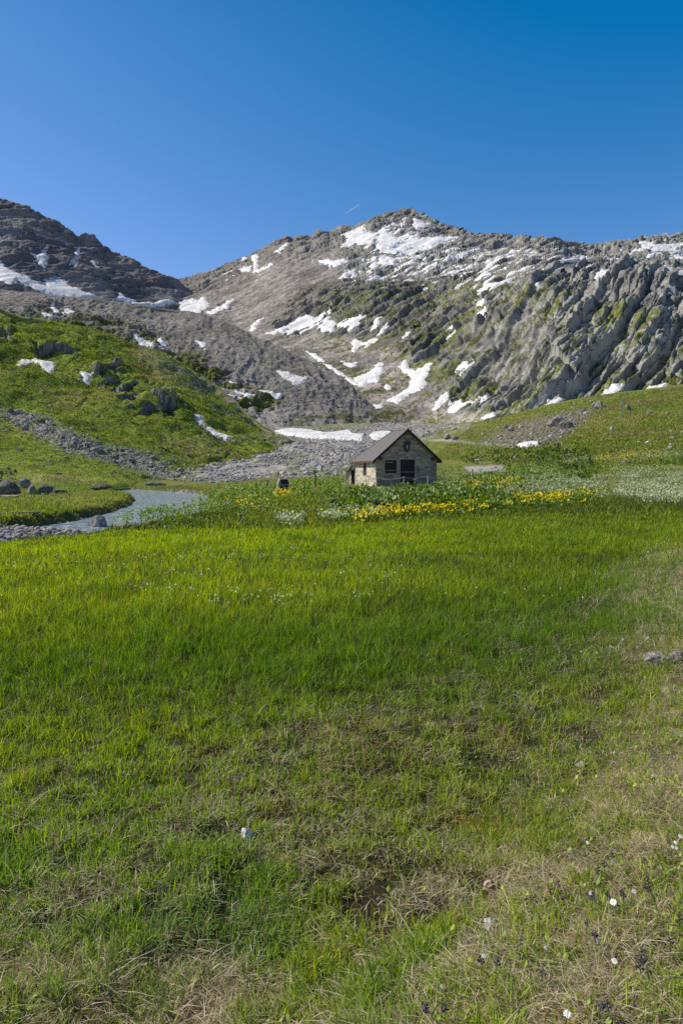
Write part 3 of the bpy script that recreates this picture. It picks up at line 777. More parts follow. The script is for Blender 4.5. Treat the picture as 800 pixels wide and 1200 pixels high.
make_sheet('moraine', {
    -240: [(430, 300), (390, 400), (330, 520)],
    0: [(430, 310), (385, 400), (340, 520)],
    100: [(440, 320), (395, 410), (349, 530)],
    200: [(475, 330), (425, 410), (360, 540)],
    300: [(518, 310), (470, 375), (430, 430), (394, 500)],
    400: [(518, 335), (480, 385), (443, 440)],
    450: [(520, 345), (505, 375), (489, 410)],
    540: [(560, 345), (540, 400)]},
    [(-240, 325), (0, 339), (25, 342), (50, 344), (80, 348), (115, 351), (150, 355), (190, 360), (222, 365), (250, 372), (275, 381), (300, 394), (325, 406), (350, 418), (375, 430), (400, 443), (425, 463), (450, 489), (490, 520), (540, 541)],
    -240, 540, .85, 230, relief_mor, colour_mor, M['scree'], snow_mor)

# ---- green hill on the left
LEDGE = [[(112, 446), (140, 436), (178, 452), (202, 472), (205, 492), (165, 492), (140, 476)], [(40, 400), (75, 398), (100, 415), (85, 425), (50, 418)], [(95, 428), (140, 425), (150, 445), (115, 452)], [(-20, 380), (15, 380), (18, 398), (-20, 402)], [(-30, 548), (20, 552), (75, 575), (40, 584), (-30, 584)]]
STRIPE = [(-20, 478), (0, 470), (60, 495), (120, 520), (160, 530), (200, 545), (240, 552), (250, 566), (190, 562), (150, 550), (80, 528), (0, 492)]
def relief_hill(P, x, y):
    lo = 5.0 * fbm(P / 45, 3, 401) + 2.7 * fbm(P / 16, 3, 403)
    lg = multi(x, y, LEDGE, 7)
    q = stack3(P[..., 0] / 15, P[..., 1] / 20, P[..., 2] / 9)
    f, r = facets(q, 405, 1.2)
    hill2 = facets(stack3(P[..., 0] / 9, P[..., 1] / 13, P[..., 2] / 5), 407, 1.2)[0]
    sp = sstep(.12, .35, fbm(P / 22, 3, 409))
    sc_ = sstep(90, 200, P[..., 1])
    hi = (lg * (4.2 * f + 2.6 * hill2) + .8 * sp * hill2) * np.clip(P[..., 1] / 170 - .12, .10, 1) + .55 * np.clip(P[..., 1] / 130, .15, 1) * (fbm(P / 2.8, 3, 411) + .6 * fbm(P / 7, 2, 412)) + .5 * soft(x, y, STRIPE, 5) * facets(P / 1.8, 413)[0]
    lo = lo * (.15 + .85 * sc_)
    return lo, hi
def colour_hill(P, x, y, n, lo, hi, sm):
    a = fbm(P / 24, 3, 421); b = fbm(P / 4, 3, 423); c3 = fbm(P / 1.4, 2, 425)
    g = mixc((.145, .22, .022), (.285, .34, .045), sstep(-.35, .4, a + .6 * b))
    g = mixc(g, (.060, .070, .016), .85 * sstep(.0, .4, b + .5 * c3))
    g = mixc(g, (.33, .265, .11), .6 * sstep(.15, .5, fbm(P / 30, 3, 427) + .3 * b))
    steep = sstep(.60, .40, n[..., 2] + .12 * b)
    lg = multi(x, y, LEDGE, 7)
    rock = mixc((.11, .105, .095), (.28, .265, .235), sstep(-.3, .3, b + c3))
    c = mixc(g, rock, np.clip(steep * (.35 + .65 * lg), 0, 1))
    st = soft(x, y, STRIPE, 5) * sstep(-.25, .1, b + .6 * c3 + .15)
    c = mixc(c, mixc((.24, .22, .20), (.42, .39, .36), sstep(-.2, .2, c3)), .85 * st)
    ed = soft(x, y, [(150, 398), (200, 419), (240, 440), (280, 467), (318, 497), (370, 535), (370, 552), (312, 520), (270, 487), (230, 458), (190, 432), (150, 410)], 6) * sstep(-.15, .25, a + .7 * b)
    c = mixc(c, mixc((.17, .15, .115), (.33, .30, .27), sstep(-.2, .3, c3 + b)), .8 * ed)
    br = soft(x, y, [(250, 440), (285, 462), (320, 492), (330, 505), (300, 488), (262, 458)], 4) + soft(x, y, [(222, 488), (250, 512), (290, 512), (290, 520), (240, 518)], 5)
    c = mixc(c, (.20, .165, .13), .75 * np.clip(br, 0, 1))
    return c
snow_hill = [
    S('leaf-shaped snow patch with a tail on the green left hill', (20, 422), (27, 416), (37, 419), (41, 415), (54, 421), (66, 424), (65, 431), (59, 439), (50, 431), (40, 421), (25, 425), g=GRP),
    S('small snow patch under a dark rock on the green left hill', (92, 439), (99, 440), (107, 444), (105, 450), (99, 449), g=GRP),
    S('snow streak in the hollow at the right foot of the green hill', (223, 489), (232, 491), (239, 498), (254, 506), (273, 515), (265, 517), (249, 511), (238, 502), (229, 497), g=GRP),
]
make_sheet('left_hill', {
    -240: [(606, 28), (575, 44), (540, 85), (440, 170), (370, 240), (335, 300)],
    0: [(584, 45), (566, 56), (552, 74), (520, 125), (450, 190), (400, 240), (360, 290)],
    60: [(580.5, 49), (566, 62), (556, 84), (500, 148), (440, 210), (395, 260), (375, 292)],
    120: [(575, 60), (564, 80), (552, 108), (500, 158), (450, 215), (410, 262), (389, 300)],
    200: [(568, 95), (552, 128), (520, 160), (480, 202), (450, 245), (421, 295)],
    260: [(562, 128), (540, 152), (515, 182), (490, 222), (453, 285)],
    310: [(558, 150), (535, 178), (515, 210), (494, 260)],
    360: [(562, 170), (545, 195), (534, 230)]},
    [(-240, 330), (0, 358), (20, 366), (40, 370), (60, 374), (80, 380), (100, 384), (120, 388), (140, 396), (160, 405), (180, 412), (200, 421), (220, 431), (240, 442), (260, 454), (280, 470), (300, 488), (318, 500), (340, 516), (360, 533)],
    -240, 360, .8, 330, relief_hill, colour_hill, M['hill'], snow_hill)
# ------------------------------------------------------------------ snow lying on the valley floor
def ground_snow(poly, label, ampl=.5):
    p = np.array(poly, float)
    xs = np.arange(p[:, 0].min() - 3, p[:, 0].max() + 3, .6); ys = np.arange(p[:, 1].max() + 2, p[:, 1].min() - 2, -.25)
    xx, yy = np.meshgrid(xs, ys)
    X, Y, Z = ground_hit(xx.ravel(), yy.ravel())
    ok = ~np.isnan(Y)
    X = np.nan_to_num(X); Y = np.nan_to_num(Y, nan=300.)
    sd = poly_sd(xx, yy, [(a, b) for a, b in poly]).ravel() + 1.1 * fbm(stack3(xx * .2, yy * .5, xx * 0), 3, 5).ravel()
    Z = ground_z(X, Y, False) + np.clip(sd * .35, -.5, ampl) + .12 + .1 * fbm(stack3(X, Y, Z) / 6, 2, 8)
    fc = grid_faces(*xx.shape); fc = fc[((sd[fc].max(1) > -.8) & ok[fc].all(1))]
    used, inv = np.unique(fc, return_inverse=True)
    V = stack3(X, Y, Z)[used]
    tag(link('snow_patch', mesh_np('snow_patch', V, inv.reshape(fc.shape)), M['snow']), label, 'snow patch', 'snow patches on the valley floor')
ground_snow([(322, 505), (338, 502), (358, 503), (368, 504.5), (380, 507), (394, 506), (409, 503.5), (413, 508), (428, 509), (424, 517), (406, 516), (380, 514.5), (356, 513.5), (336, 510)], 'long flat snow patch on the boulder floor behind the hut, left piece')
ground_snow([(432, 510.5), (438, 506.5), (452, 505), (461, 507), (464, 512), (448, 516), (438, 516)], 'flat snow patch directly behind the ridge of the hut')
ground_snow([(605, 522), (615, 519), (631, 519), (631, 522), (612, 524.5)], 'thin pale snow remnant on the green slope right of the hut', .3)

# ------------------------------------------------------------------ the stone hut
def mat_masonry(name, tint=(1, 1, 1)):
    m, t, n, l = nt(name)
    uv = N(n, 'ShaderNodeUVMap', _uv_map='UVMap')
    ns = N(n, 'ShaderNodeTexNoise', Scale=1.6, Detail=3.0); l.new(uv.outputs[0], ns.inputs['Vector'])
    mx = N(n, 'ShaderNodeMix', _data_type='VECTOR'); mx.inputs['Factor'].default_value = .10
    l.new(uv.outputs[0], mx.inputs[4]); l.new(ns.outputs['Color'], mx.inputs[5])
    br = N(n, 'ShaderNodeTexBrick', Scale=1.0, _offset=.45, _squash=.75, _squash_frequency=3)
    br.inputs['Mortar Size'].default_value = .022; br.inputs['Mortar Smooth'].default_value = .3
    br.inputs['Brick Width'].default_value = .44; br.inputs['Row Height'].default_value = .185; br.inputs['Bias'].default_value = -.1
    br.inputs['Color1'].default_value = (.16, .15, .13, 1); br.inputs['Color2'].default_value = (.42, .385, .33, 1); br.inputs['Mortar'].default_value = (.36, .33, .29, 1)
    l.new(mx.outputs[1], br.inputs['Vector'])
    n2 = N(n, 'ShaderNodeTexNoise', Scale=2.3, Detail=8.0, Roughness=.7); l.new(uv.outputs[0], n2.inputs['Vector'])
    rp = N(n, 'ShaderNodeValToRGB')
    for e in (.35, .5, .62): pass
    el = rp.color_ramp.elements; el[0].position = .3; el[0].color = (.62 * tint[0], .64 * tint[1], .66 * tint[2], 1); el[1].position = .72; el[1].color = (1.18 * tint[0], 1.10 * tint[1], .96 * tint[2], 1)
    l.new(n2.outputs['Fac'], rp.inputs['Fac'])
    mu = N(n, 'ShaderNodeMix', _data_type='RGBA', _blend_type='MULTIPLY'); mu.inputs['Factor'].default_value = 1
    l.new(br.outputs['Color'], mu.inputs[6]); l.new(rp.outputs[0], mu.inputs[7])
    p = N(n, 'ShaderNodeBsdfPrincipled', Roughness=.9); p.inputs['Specular IOR Level'].default_value = .2
    l.new(mu.outputs[2], p.inputs['Base Color'])
    ad = N(n, 'ShaderNodeMath', _operation='MULTIPLY_ADD'); l.new(br.outputs['Fac'], ad.inputs[0]); ad.inputs[1].default_value = -1.0; l.new(n2.outputs['Fac'], ad.inputs[2])
    b = N(n, 'ShaderNodeBump', Strength=.9, Distance=.05); l.new(ad.outputs[0], b.inputs['Height']); l.new(b.outputs[0], p.inputs['Normal'])
    out(n, l, p.outputs[0]); return m

def mat_roof():
    m, t, n, l = nt('brown_sheet_roof')
    uv = N(n, 'ShaderNodeUVMap', _uv_map='UVMap')
    wv = N(n, 'ShaderNodeTexWave', Scale=.72, _bands_direction='X', _wave_profile='SIN'); l.new(uv.outputs[0], wv.inputs['Vector'])
    ns = N(n, 'ShaderNodeTexNoise', Scale=1.1, Detail=7.0, Roughness=.65)
    mp = N(n, 'ShaderNodeMapping'); mp.inputs['Scale'].default_value = (2.0, .5, 1); l.new(uv.outputs[0], mp.inputs['Vector']); l.new(mp.outputs[0], ns.inputs['Vector'])
    rp = N(n, 'ShaderNodeValToRGB'); el = rp.color_ramp.elements
    el[0].position = .25; el[0].color = (.105, .088, .076, 1); el[1].position = .75; el[1].color = (.19, .164, .143, 1)
    l.new(ns.outputs['Fac'], rp.inputs['Fac'])
    p = N(n, 'ShaderNodeBsdfPrincipled', Roughness=.5); p.inputs['Specular IOR Level'].default_value = .35; l.new(rp.outputs[0], p.inputs['Base Color'])
    pw = N(n, 'ShaderNodeMath', _operation='POWER'); l.new(wv.outputs['Fac'], pw.inputs[0]); pw.inputs[1].default_value = 9
    b = N(n, 'ShaderNodeBump', Strength=.8, Distance=.05); l.new(pw.outputs[0], b.inputs['Height']); l.new(b.outputs[0], p.inputs['Normal'])
    out(n, l, p.outputs[0]); return m

M['masonry'] = mat_masonry('stone_masonry', (1.98, 1.95, 1.82)); M['masonry_shaded'] = mat_masonry('shaded_gable_masonry', (1.1, 1.08, .96))  # gable tint holds painted shade, the other walls a painted sunlit brightness
M['roof'] = mat_roof()
M['dark_wood'] = mat_simple('dark_timber', (.028, .022, .018), .8, .5, 3, .5, .02, stretch=(1, 1, 8))
M['brown_wood'] = mat_simple('brown_timber', (.10, .065, .045), .75, .4, 4, .5, .02, stretch=(6, 6, 1))
M['grey_wood'] = mat_simple('weathered_timber', (.23, .20, .17), .85, .4, 5, .6, .02, stretch=(6, 6, 1))
M['concrete'] = mat_simple('pale_stone_trim', (.30, .28, .25), .85, .25, 6, .4, .02)
M['iron'] = mat_simple('dark_iron', (.02, .02, .02), .55, .4, 8, .3, .01)
M['pale_metal'] = mat_simple('pale_metal', (.50, .50, .48), .45, .2, 8, .2, .01)
M['white'] = mat_simple('white_board', (.75, .75, .73), .5, .06, 6, .1, .01)
M['rope'] = mat_simple('pale_rope', (.42, .40, .35), .8, .2, 20, .3, .01)
M['blue_metal'] = mat_simple('blue_grey_pole', (.10, .17, .24), .5, .2, 8, .2, .01)

W2, L, EA, AP, PSI = 2.9, 5.7, 2.42, 4.92, R(18)
hut = empty('stone_hut', (5.72, 60.0, .36), PSI)
tag(hut, 'small stone hut with a brown pitched roof standing at the valley head', 'hut')
SL = (AP - EA) / W2
mb = MB()
# front wall with a window and a door opening (faces -y)
wx0, wx1, wz0, wz1 = -2.07, -.93, 1.14, 2.30
dx0, dx1, dz1 = -.62, .80, 2.36
G0 = -.5
xs_ = [-W2, wx0, wx1, dx0, dx1, W2]; zs_ = [G0, 0.12, wz0, wz1, dz1, EA]
for a in range(5):
    for b in range(5):
        cx, cz = (xs_[a] + xs_[a + 1]) / 2, (zs_[b] + zs_[b + 1]) / 2
        if wx0 < cx < wx1 and wz0 < cz < wz1: continue
        if dx0 < cx < dx1 and .12 < cz < dz1: continue
        mb.face([(xs_[a], 0, zs_[b]), (xs_[a + 1], 0, zs_[b]), (xs_[a + 1], 0, zs_[b + 1]), (xs_[a], 0, zs_[b + 1])])
mb.face([(-W2, 0, EA), (W2, 0, EA), (0, 0, AP)])
for (a0, a1, c0, c1) in ((wx0, wx1, wz0, wz1), (dx0, dx1, .12, dz1)):      # reveals
    q = .28
    mb.face([(a0, 0, c0), (a0, 0, c1), (a0, q, c1), (a0, q, c0)]); mb.face([(a1, 0, c1), (a1, 0, c0), (a1, q, c0), (a1, q, c1)])
    mb.face([(a0, 0, c1), (a1, 0, c1), (a1, q, c1), (a0, q, c1)]); mb.face([(a1, 0, c0), (a0, 0, c0), (a0, q, c0), (a1, q, c0)])
mb.build('wall', M['masonry_shaded'], hut)
mb = MB()
# left wall with a slit window (faces -x)
sy0, sy1, sz0, sz1 = 2.35, 3.2, .98, 2.12
ys_ = [0, sy0, sy1, L]; zs2 = [G0, sz0, sz1, EA]
for a in range(3):
    for b in range(3):
        if a == 1 and b == 1: continue
        mb.face([(-W2, ys_[a + 1], zs2[b]), (-W2, ys_[a], zs2[b]), (-W2, ys_[a], zs2[b + 1]), (-W2, ys_[a + 1], zs2[b + 1])])
q = .26
mb.face([(-W2, sy0, sz0), (-W2 + q, sy0, sz0), (-W2 + q, sy0, sz1), (-W2, sy0, sz1)]); mb.face([(-W2, sy1, sz1), (-W2 + q, sy1, sz1), (-W2 + q, sy1, sz0), (-W2, sy1, sz0)])
mb.face([(-W2, sy0, sz1), (-W2 + q, sy0, sz1), (-W2 + q, sy1, sz1), (-W2, sy1, sz1)]); mb.face([(-W2, sy0, sz0), (-W2, sy1, sz0), (-W2 + q, sy1, sz0), (-W2 + q, sy0, sz0)])
mb.face([(W2, 0, G0), (W2, L, G0), (W2, L, EA), (W2, 0, EA)]); mb.face([(W2, L, G0), (-W2, L, G0), (-W2, L, EA), (W2, L, EA)])
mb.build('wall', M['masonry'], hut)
# roof: gabled in front, hipped at the rear
OV, OF = .34, .32
ez = EA - SL * OV; ap = AP + .10; ez += .10
RB = 3.25
lf, lb, rf_, rb = (-W2 - OV, -OF, ez), (-W2 - OV, L + OV, ez), (W2 + OV, -OF, ez), (W2 + OV, L + OV, ez)
r0, r1 = (0, -OF, ap), (0, RB, ap)
def slab(mbx, pts, th):
    up = [np.array(p, float) for p in pts]; dn = [p - np.array([0, 0, th]) for p in up]
    n = len(up)
    mbx.face(up); mbx.face(dn[::-1])
    for i in range(n):
        j = (i + 1) % n; mbx.face([dn[i], dn[j], up[j], up[i]])
def suv(pts, along):
    al = np.array(along, float); al /= np.linalg.norm(al)
    p0 = np.array(pts[0], float); nn = np.cross(np.array(pts[1]) - p0, np.array(pts[2]) - p0); nn = nn / np.linalg.norm(nn); ac = np.cross(nn, al)
    return [(float(np.dot(np.array(p) - p0, al)), float(np.dot(np.array(p) - p0, ac))) for p in pts]
mb = MB()
for pts, al in (([lf, r0, r1, lb], (0, 1, 0)), ([rf_, rb, r1, r0], (0, 1, 0)), ([lb, r1, rb], (1, 0, 0))):
    up = [np.array(p, float) for p in pts]
    nn = np.cross(up[1] - up[0], up[2] - up[0])
    if nn[2] < 0: up = up[::-1]
    mb.face(up, suv(up, al)); mb.face([p - np.array([0, 0, .09]) for p in up[::-1]])
rf = mb.build('roof', M['roof'], hut)
mb = MB()                                                             # ridge and hip caps
for a, b in ((r0, r1), (r1, lb), (r1, rb)):
    mb.tube(np.array(a) + (0, 0, .02), np.array(b) + (0, 0, .02), .055, n=6)
mb.build('ridge_cap', M['roof'], rf)
mb = MB()                                                             # barge boards on the gable and eaves boards
for sgn in (-1, 1):
    A = np.array((sgn * (W2 + OV), -OF - .03, ez - .2)); B = np.array((0, -OF - .03, ap - .2))
    e = np.array([0, 0, .24]); d = np.array([0, .045, 0])
    mb.hull([A, B, B + e, A + e] if sgn < 0 else [B, A, A + e, B + e], [A + d, B + d, B + d + e, A + d + e] if sgn < 0 else [B + d, A + d, A + d + e, B + d + e])
mb.build('barge_board', M['dark_wood'], rf)
for sgn in (-1, 1):
    mb = MB(); x0 = sgn * (W2 + OV); mb.box(min(x0, x0 + sgn * .045), max(x0, x0 + sgn * .045), -OF + .02, L + OV, ez - .17, ez + .005)
    mb.build('eaves_board', M['brown_wood'], rf)
for yq in np.arange(.15, L, .62):                                     # rafter tails under the left eaves
    mb = MB(); mb.box(-W2 - OV + .03, -W2 - .004, yq, yq + .1, ez - .16, ez - .095); mb.build('rafter_tail', M['brown_wood'], rf)
# window: pale frame, dark shutter with slats
win = MB()
f_ = .10
win.box(wx0 - f_, wx1 + f_, -.03, .02, wz1, wz1 + f_); win.box(wx0 - f_, wx1 + f_, -.05, .02, wz0 - f_, wz0)
win.box(wx0 - f_, wx0, -.03, .02, wz0, wz1); win.box(wx1, wx1 + f_, -.03, .02, wz0, wz1)
wo_ = win.build('window', M['concrete'], hut)
sh = MB(); sh.box(wx0, wx1, .20, .26, wz0, wz1); sh.build('shutter', M['dark_wood'], wo_)
for q4 in ((wx0 + .06, wx1 - .30, wz1 - .24, wz1 - .15), (wx0 + .05, wx1 - .05, wz0 + .22, wz0 + .29)):
    sh = MB(); sh.box(q4[0], q4[1], .17, .197, q4[2], q4[3]); sh.build('slat', M['grey_wood'], wo_)
# door: recessed dark boards, a mid rail, pale jambs, step
dr = MB(); dr.box(dx0, dx1, .20, .27, .12, dz1)
do = dr.build('door', M['dark_wood'], hut)
for za, zb in ((1.22, 1.29), (.52, .58)):
    d2 = MB(); d2.box(dx0 + .05, dx1 - .05, .165, .197, za, zb); d2.build('rail', M['grey_wood'], do)
d2 = MB(); d2.box(dx0 - .10, dx0, -.03, .02, .12, dz1); d2.box(dx1, dx1 + .10, -.03, .02, .12, dz1); d2.box(dx0 - .10, dx1 + .10, -.03, .02, dz1, dz1 + .1); d2.build('door_frame', M['concrete'], do)
d2 = MB(); d2.tube((dx1 - .14, .198, 1.05), (dx1 - .14, .13, 1.05), .02); d2.tube((dx1 - .14, .13, 1.05), (dx1 - .26, .13, 1.05), .016); d2.build('handle', M['iron'], do)
d2 = MB(); d2.box(dx0 - .05, dx1 + .05, -.45, -.04, -.15, .11); d2.build('step', M['concrete'], hut, .02)
# gable ornament: a dark pointed panel under a little roof, with a pale centre
mb = MB()
oz = 3.02; prof = [(-.24, oz + .78), (-.27, oz + .42), (-.17, oz + .16), (0, oz - .02), (.17, oz + .16), (.27, oz + .42), (.24, oz + .78)]
mb.hull([(x, -.004, z) for x, z in prof], [(x, -.10, z) for x, z in prof])
orn = mb.build('wall_ornament', M['iron'], hut)
mb = MB(); mb.hull([(-.36, -.006, oz + .72), (.36, -.006, oz + .72), (0, -.006, oz + 1.0)], [(-.36, -.2, oz + .72), (.36, -.2, oz + .72), (0, -.2, oz + 1.0)]); mb.build('canopy', M['iron'], orn)
mb = MB(); pc = [(-.075, oz + .6), (-.09, oz + .36), (0, oz + .2), (.07, oz + .36), (.06, oz + .6)]; mb.hull([(x, -.104, z) for x, z in pc], [(x, -.13, z) for x, z in pc]); mb.build('centre_panel', M['concrete'], orn)
for sx in (-2.45, 2.46):
    mb = MB(); mb.tube((sx, -.003, 2.42), (sx, -.12, 2.42), .15, .13, 12); v_ = mb.build('wall_vent', M['iron'], hut)  # dark round vents near the eaves ends, they give no light
# slit window in the left wall
mb = MB(); mb.box(-W2 + .16, -W2 + .2, sy0, sy1, sz0, sz1); sw = mb.build('side_window', M['iron'], hut)
mb = MB(); mb.box(-W2 - .02, -W2 + .02, sy0 - .03, sy1 + .03, sz1, sz1 + .12); mb.build('lintel', M['concrete'], sw)
mb = MB(); mb.box(-W2 - .03, -W2 + .02, sy0 - .03, sy1 + .03, sz0 - .08, sz0); mb.build('sill', M['concrete'], sw)
mb = MB(); mb.box(-W2 + .10, -W2 + .15, (sy0 + sy1) / 2 - .03, (sy0 + sy1) / 2 + .03, sz0, sz1); mb.build('mullion', M['grey_wood'], sw)
# lean-to at the left rear corner with a low dark door
A0 = np.array([-W2 - .0, L - .45, 0]); B0 = np.array([-W2 - .62, L + .6, 0])
def on(t_, z, o_=0.0):
    p = A0 + (B0 - A0) * t_; nrm = np.array([(B0 - A0)[1], -(B0 - A0)[0], 0]); nrm = -nrm / np.linalg.norm(nrm)
    return p + np.array([0, 0, z]) + nrm * o_
zt = lambda t_: 2.22 - 1.35 * t_
mb = MB()
td0, td1, tz = .06, .46, 1.45
mb.face([on(0, G0), on(td0, G0), on(td0, zt(td0)), on(0, zt(0))]); mb.face([on(td1, G0), on(1, G0), on(1, zt(1)), on(td1, zt(td1))]); mb.face([on(td0, tz), on(td1, tz), on(td1, zt(td1)), on(td0, zt(td0))])
Bk = np.array([-W2, L + .6, 0])
mb.face([B0 + (0, 0, G0), Bk + (0, 0, G0), Bk + (0, 0, zt(0)), B0 + (0, 0, zt(1))])
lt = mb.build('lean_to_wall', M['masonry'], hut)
mb = MB(); mb.face([on(td0, G0, -.12), on(td1, G0, -.12), on(td1, tz, -.12), on(td0, tz, -.12)]); mb.face([on(td0, G0), on(td0, G0, -.12), on(td0, tz, -.12), on(td0, tz)]); mb.face([on(td1, G0, -.12), on(td1, G0), on(td1, tz), on(td1, tz, -.12)]); mb.face([on(td0, tz), on(td0, tz, -.12), on(td1, tz, -.12), on(td1, tz)]); mb.build('lean_to_door', M['dark_wood'], lt)
mb = MB()
p0, p1 = on(-.12, zt(-.12) + .02, .16), on(1.16, zt(1.16) + .02, .16)
p2_, p3_ = on(1.16, zt(1.16) + .02, -.1) + np.array([0, .5, 0]), on(-.12, zt(-.12) + .02, -.1) + np.array([0, .9, 0])
slab(mb, [p + np.array([0, 0, .1]) for p in (p0, p3_, p2_, p1)], .11)
mb.build('lean_to_roof', M['brown_wood'], hut)

# ------------------------------------------------------------------ fence, posts, signs
def gz(x, y): return float(ground_z(np.array([x]), np.array([y]))[0])
fence = empty('rope_fence', (5.3, 57.2, gz(5.3, 57.2)))
tag(fence, 'low fence of thin posts and a slack pale rope in front of the hut door', 'fence')
fp = []
for px, D in ((441, 56.9), (473, 57.0), (501, 58.0), (521, 59.2)):
    X = (px - CX) / F * D; z0 = gz(X, D); h = .95
    mb = MB(); mb.tube((X - 5.3, D - 57.2, z0 - fence.location.z - .2), (X - 5.3, D - 57.2, z0 - fence.location.z + h), .05, .045, 7); mb.build('post', M['rope'], fence); fp.append(np.array([X - 5.3, D - 57.2, z0 - fence.location.z + h - .06]))
mb = MB()
for a, b in zip(fp[:-1], fp[1:]):
    prev = a
    for k in range(1, 9):
        t_ = k / 8; q_ = a + (b - a) * t_ - np.array([0, 0, .14 * 4 * t_ * (1 - t_)]); mb.tube(prev, q_, .021, n=5); prev = q_
mb.build('rope', M['rope'], fence)

def post(px, py, D, h, r, label, mat='grey_wood', group=None):
    X = (px - CX) / F * D; z0 = gz(X, D)
    t = empty('fence_post', (X, D, z0)); tag(t, label, 'post', group)
    mb = MB(); mb.tube((0, 0, -.3), (.02, 0, h), r, r * .85, 8); mb.build('stake', M[mat], t)
    mb = MB(); mb.tube((.02, 0, h + .002), (.021, 0, h + .05), r * .85, r * .3, 8); mb.build('top', M[mat], t)
    return t
post(553, 565, 59, 1.05, .075, 'lone wooden post in the grass right of the hut')
post(313, 580, 51, .72, .06, 'dark wooden post just left of the stone hearth', 'brown_wood')
post(305, 581, 50.5, .60, .045, 'shorter thin post left of the dark one by the hearth', 'grey_wood')
post(398.5, 576, 55, .80, .03, 'thin pale stake in the grass left of the hut lean-to', 'rope')

# info panel on a post
D = 54.0; X = (369.5 - CX) / F * D
ip = empty('info_panel', (X, D, gz(X, D))); tag(ip, 'white information panel tilted on a dark post left of the hut', 'sign')
mb = MB(); mb.tube((0, 0, -.3), (0, 0, 1.32), .055, .05, 8); mb.build('post', M['iron'], ip)
mb = MB(); mb.box(-.16, .30, -.05, .05, 1.32, 1.39); mb.build('arm', M['iron'], ip)
mb = MB(); mb.hull([(.10, -.14, 1.395), (.42, -.14, 1.395), (.45, .08, 1.78), (.13, .08, 1.78)], [(.10, -.10, 1.385), (.42, -.10, 1.385), (.45, .12, 1.77), (.13, .12, 1.77)]); mb.build('board', M['white'], ip)
mb = MB(); mb.hull([(.43, -.12, 1.385), (.50, -.12, 1.385), (.52, .14, 1.76), (.46, .10, 1.78)], [(.43, -.06, 1.385), (.50, -.06, 1.385), (.52, .2, 1.74), (.46, .16, 1.76)]); mb.build('frame', M['iron'], ip)

# stone hearth
D = 52.0; X = (331.5 - CX) / F * D
he = empty('stone_hearth', (X, D, gz(X, D)), R(14)); tag(he, 'small grey block-like hearth with chamfered top and dark opening in the meadow', 'hearth')
mb = MB()
pr = [(-.42, -.2), (.42, -.2), (.42, .62), (.26, .88), (-.26, .88), (-.42, .55)]
mb.hull([(x, .32, z) for x, z in pr][::-1], [(x, -.30, z) for x, z in pr][::-1])
mb.build('body', M['concrete'], he, .025)
mb = MB(); mb.box(-.24, .34, -.325, -.302, .03, .36); mb.build('opening', M['iron'], he)
mb = MB(); mb.box(-.30, .38, -.42, -.303, .40, .46); mb.build('ledge', M['grey_wood'], he)
mb = MB(); mb.box(-.22, .34, -.322, -.302, .48, .80); mb.build('front_panel', M['dark_wood'], he)

# signpost up on the right slope
D = 112.0; X = (728.5 - CX) / F * D
sp = empty('trail_signpost', (X, D, gz(X, D))); tag(sp, 'slim blue-grey trail pole standing on the green slope at right', 'pole')
mb = MB(); mb.tube((0, 0, -.3), (0, 0, 2.7), .06, .05, 8); mb.build('pole', M['blue_metal'], sp)
mb = MB(); mb.tube((0, 0, 2.702), (0, 0, 2.78), .055, .02, 8); mb.build('cap', M['pale_metal'], sp)

# ------------------------------------------------------------------ boulders and stones
def ico(sub):
    import bmesh
    bm = bmesh.new(); bmesh.ops.create_icosphere(bm, subdivisions=sub, radius=1)
    bm.verts.ensure_lookup_table()
    v = np.array([x.co[:] for x in bm.verts]); f = np.array([[q.index for q in p.verts] for p in bm.faces]); bm.free()
    return v, f
def rock_shape(v, seed, cuts=9, rough=.16):
    r_ = np.random.default_rng(seed); v = v.copy()
    for _ in range(cuts):                                              # chop with planes for flat sides and edges
        n_ = r_.normal(size=3); n_ /= np.linalg.norm(n_); d_ = r_.uniform(.55, .85)
        e_ = v @ n_ - d_; v = v - np.outer(np.maximum(e_, 0), n_)
    k = fbm(v * 1.7 + seed, 4, seed)
    return v * (1 + rough * k)[:, None]
ICO4, F4 = ico(5); ICO2, F2 = ico(2); ICO1, F1_ = ico(1)
def boulder(px, py, wpx, hpx, label, col=(.26, .25, .23), name='boulder', seed=0, D=None, X=None, Y=None, z=None, flat=.8, group=None, rz=None, cat='boulder', sink=.25):
    if D is None:
        hx, hy, hz = ground_hit(px, py); X, Y, z = float(hx[0]), float(hy[0]), float(hz[0])
    else:
        X, Y = (px - CX) / F * D, D; z = gz(X, Y) if z is None else z
    s = Y / F
    v = rock_shape(ICO4, 50 + seed, rough=.14)
    v = v / np.array([abs(v[:, 0]).max(), abs(v[:, 1]).max(), abs(v[:, 2]).max()])
    wr, hr = wpx * s / 2, hpx * s / 2
    v = v * np.array([wr, wr * flat, hr / (1 - sink * .5)])
    v[:, 2] += hr * (1 - sink) 
    nn = fbm(v / max(wr, .05) * 2.5 + seed, 4, 77); nn2 = fbm(v / max(wr, .05) * 7, 2, 78)
    c = mixc(np.array(col) * .62, np.array(col) * 1.3, sstep(-.35, .35, nn + .5 * nn2))
    c = mixc(c, (.33, .33, .25), .35 * sstep(.2, .5, nn2 + .2))
    me = mesh_np(name, v, F4, c)
    o = link(name, me, M['boulder']); o.location = (X, Y + wr * flat * .3, z); o.rotation_euler = (0, 0, R((seed * 47) % 40 - 20) if rz is None else rz)
    tag(o, label, cat, group); return o
RG = 'boulders and stones in the valley'
boulder(114.5, 616, 24, 19, 'squarish grey boulder standing in the river', (.24, .23, .22), seed=1, D=25.8, z=-.56, flat=.85, group=RG, rz=0, sink=.1)
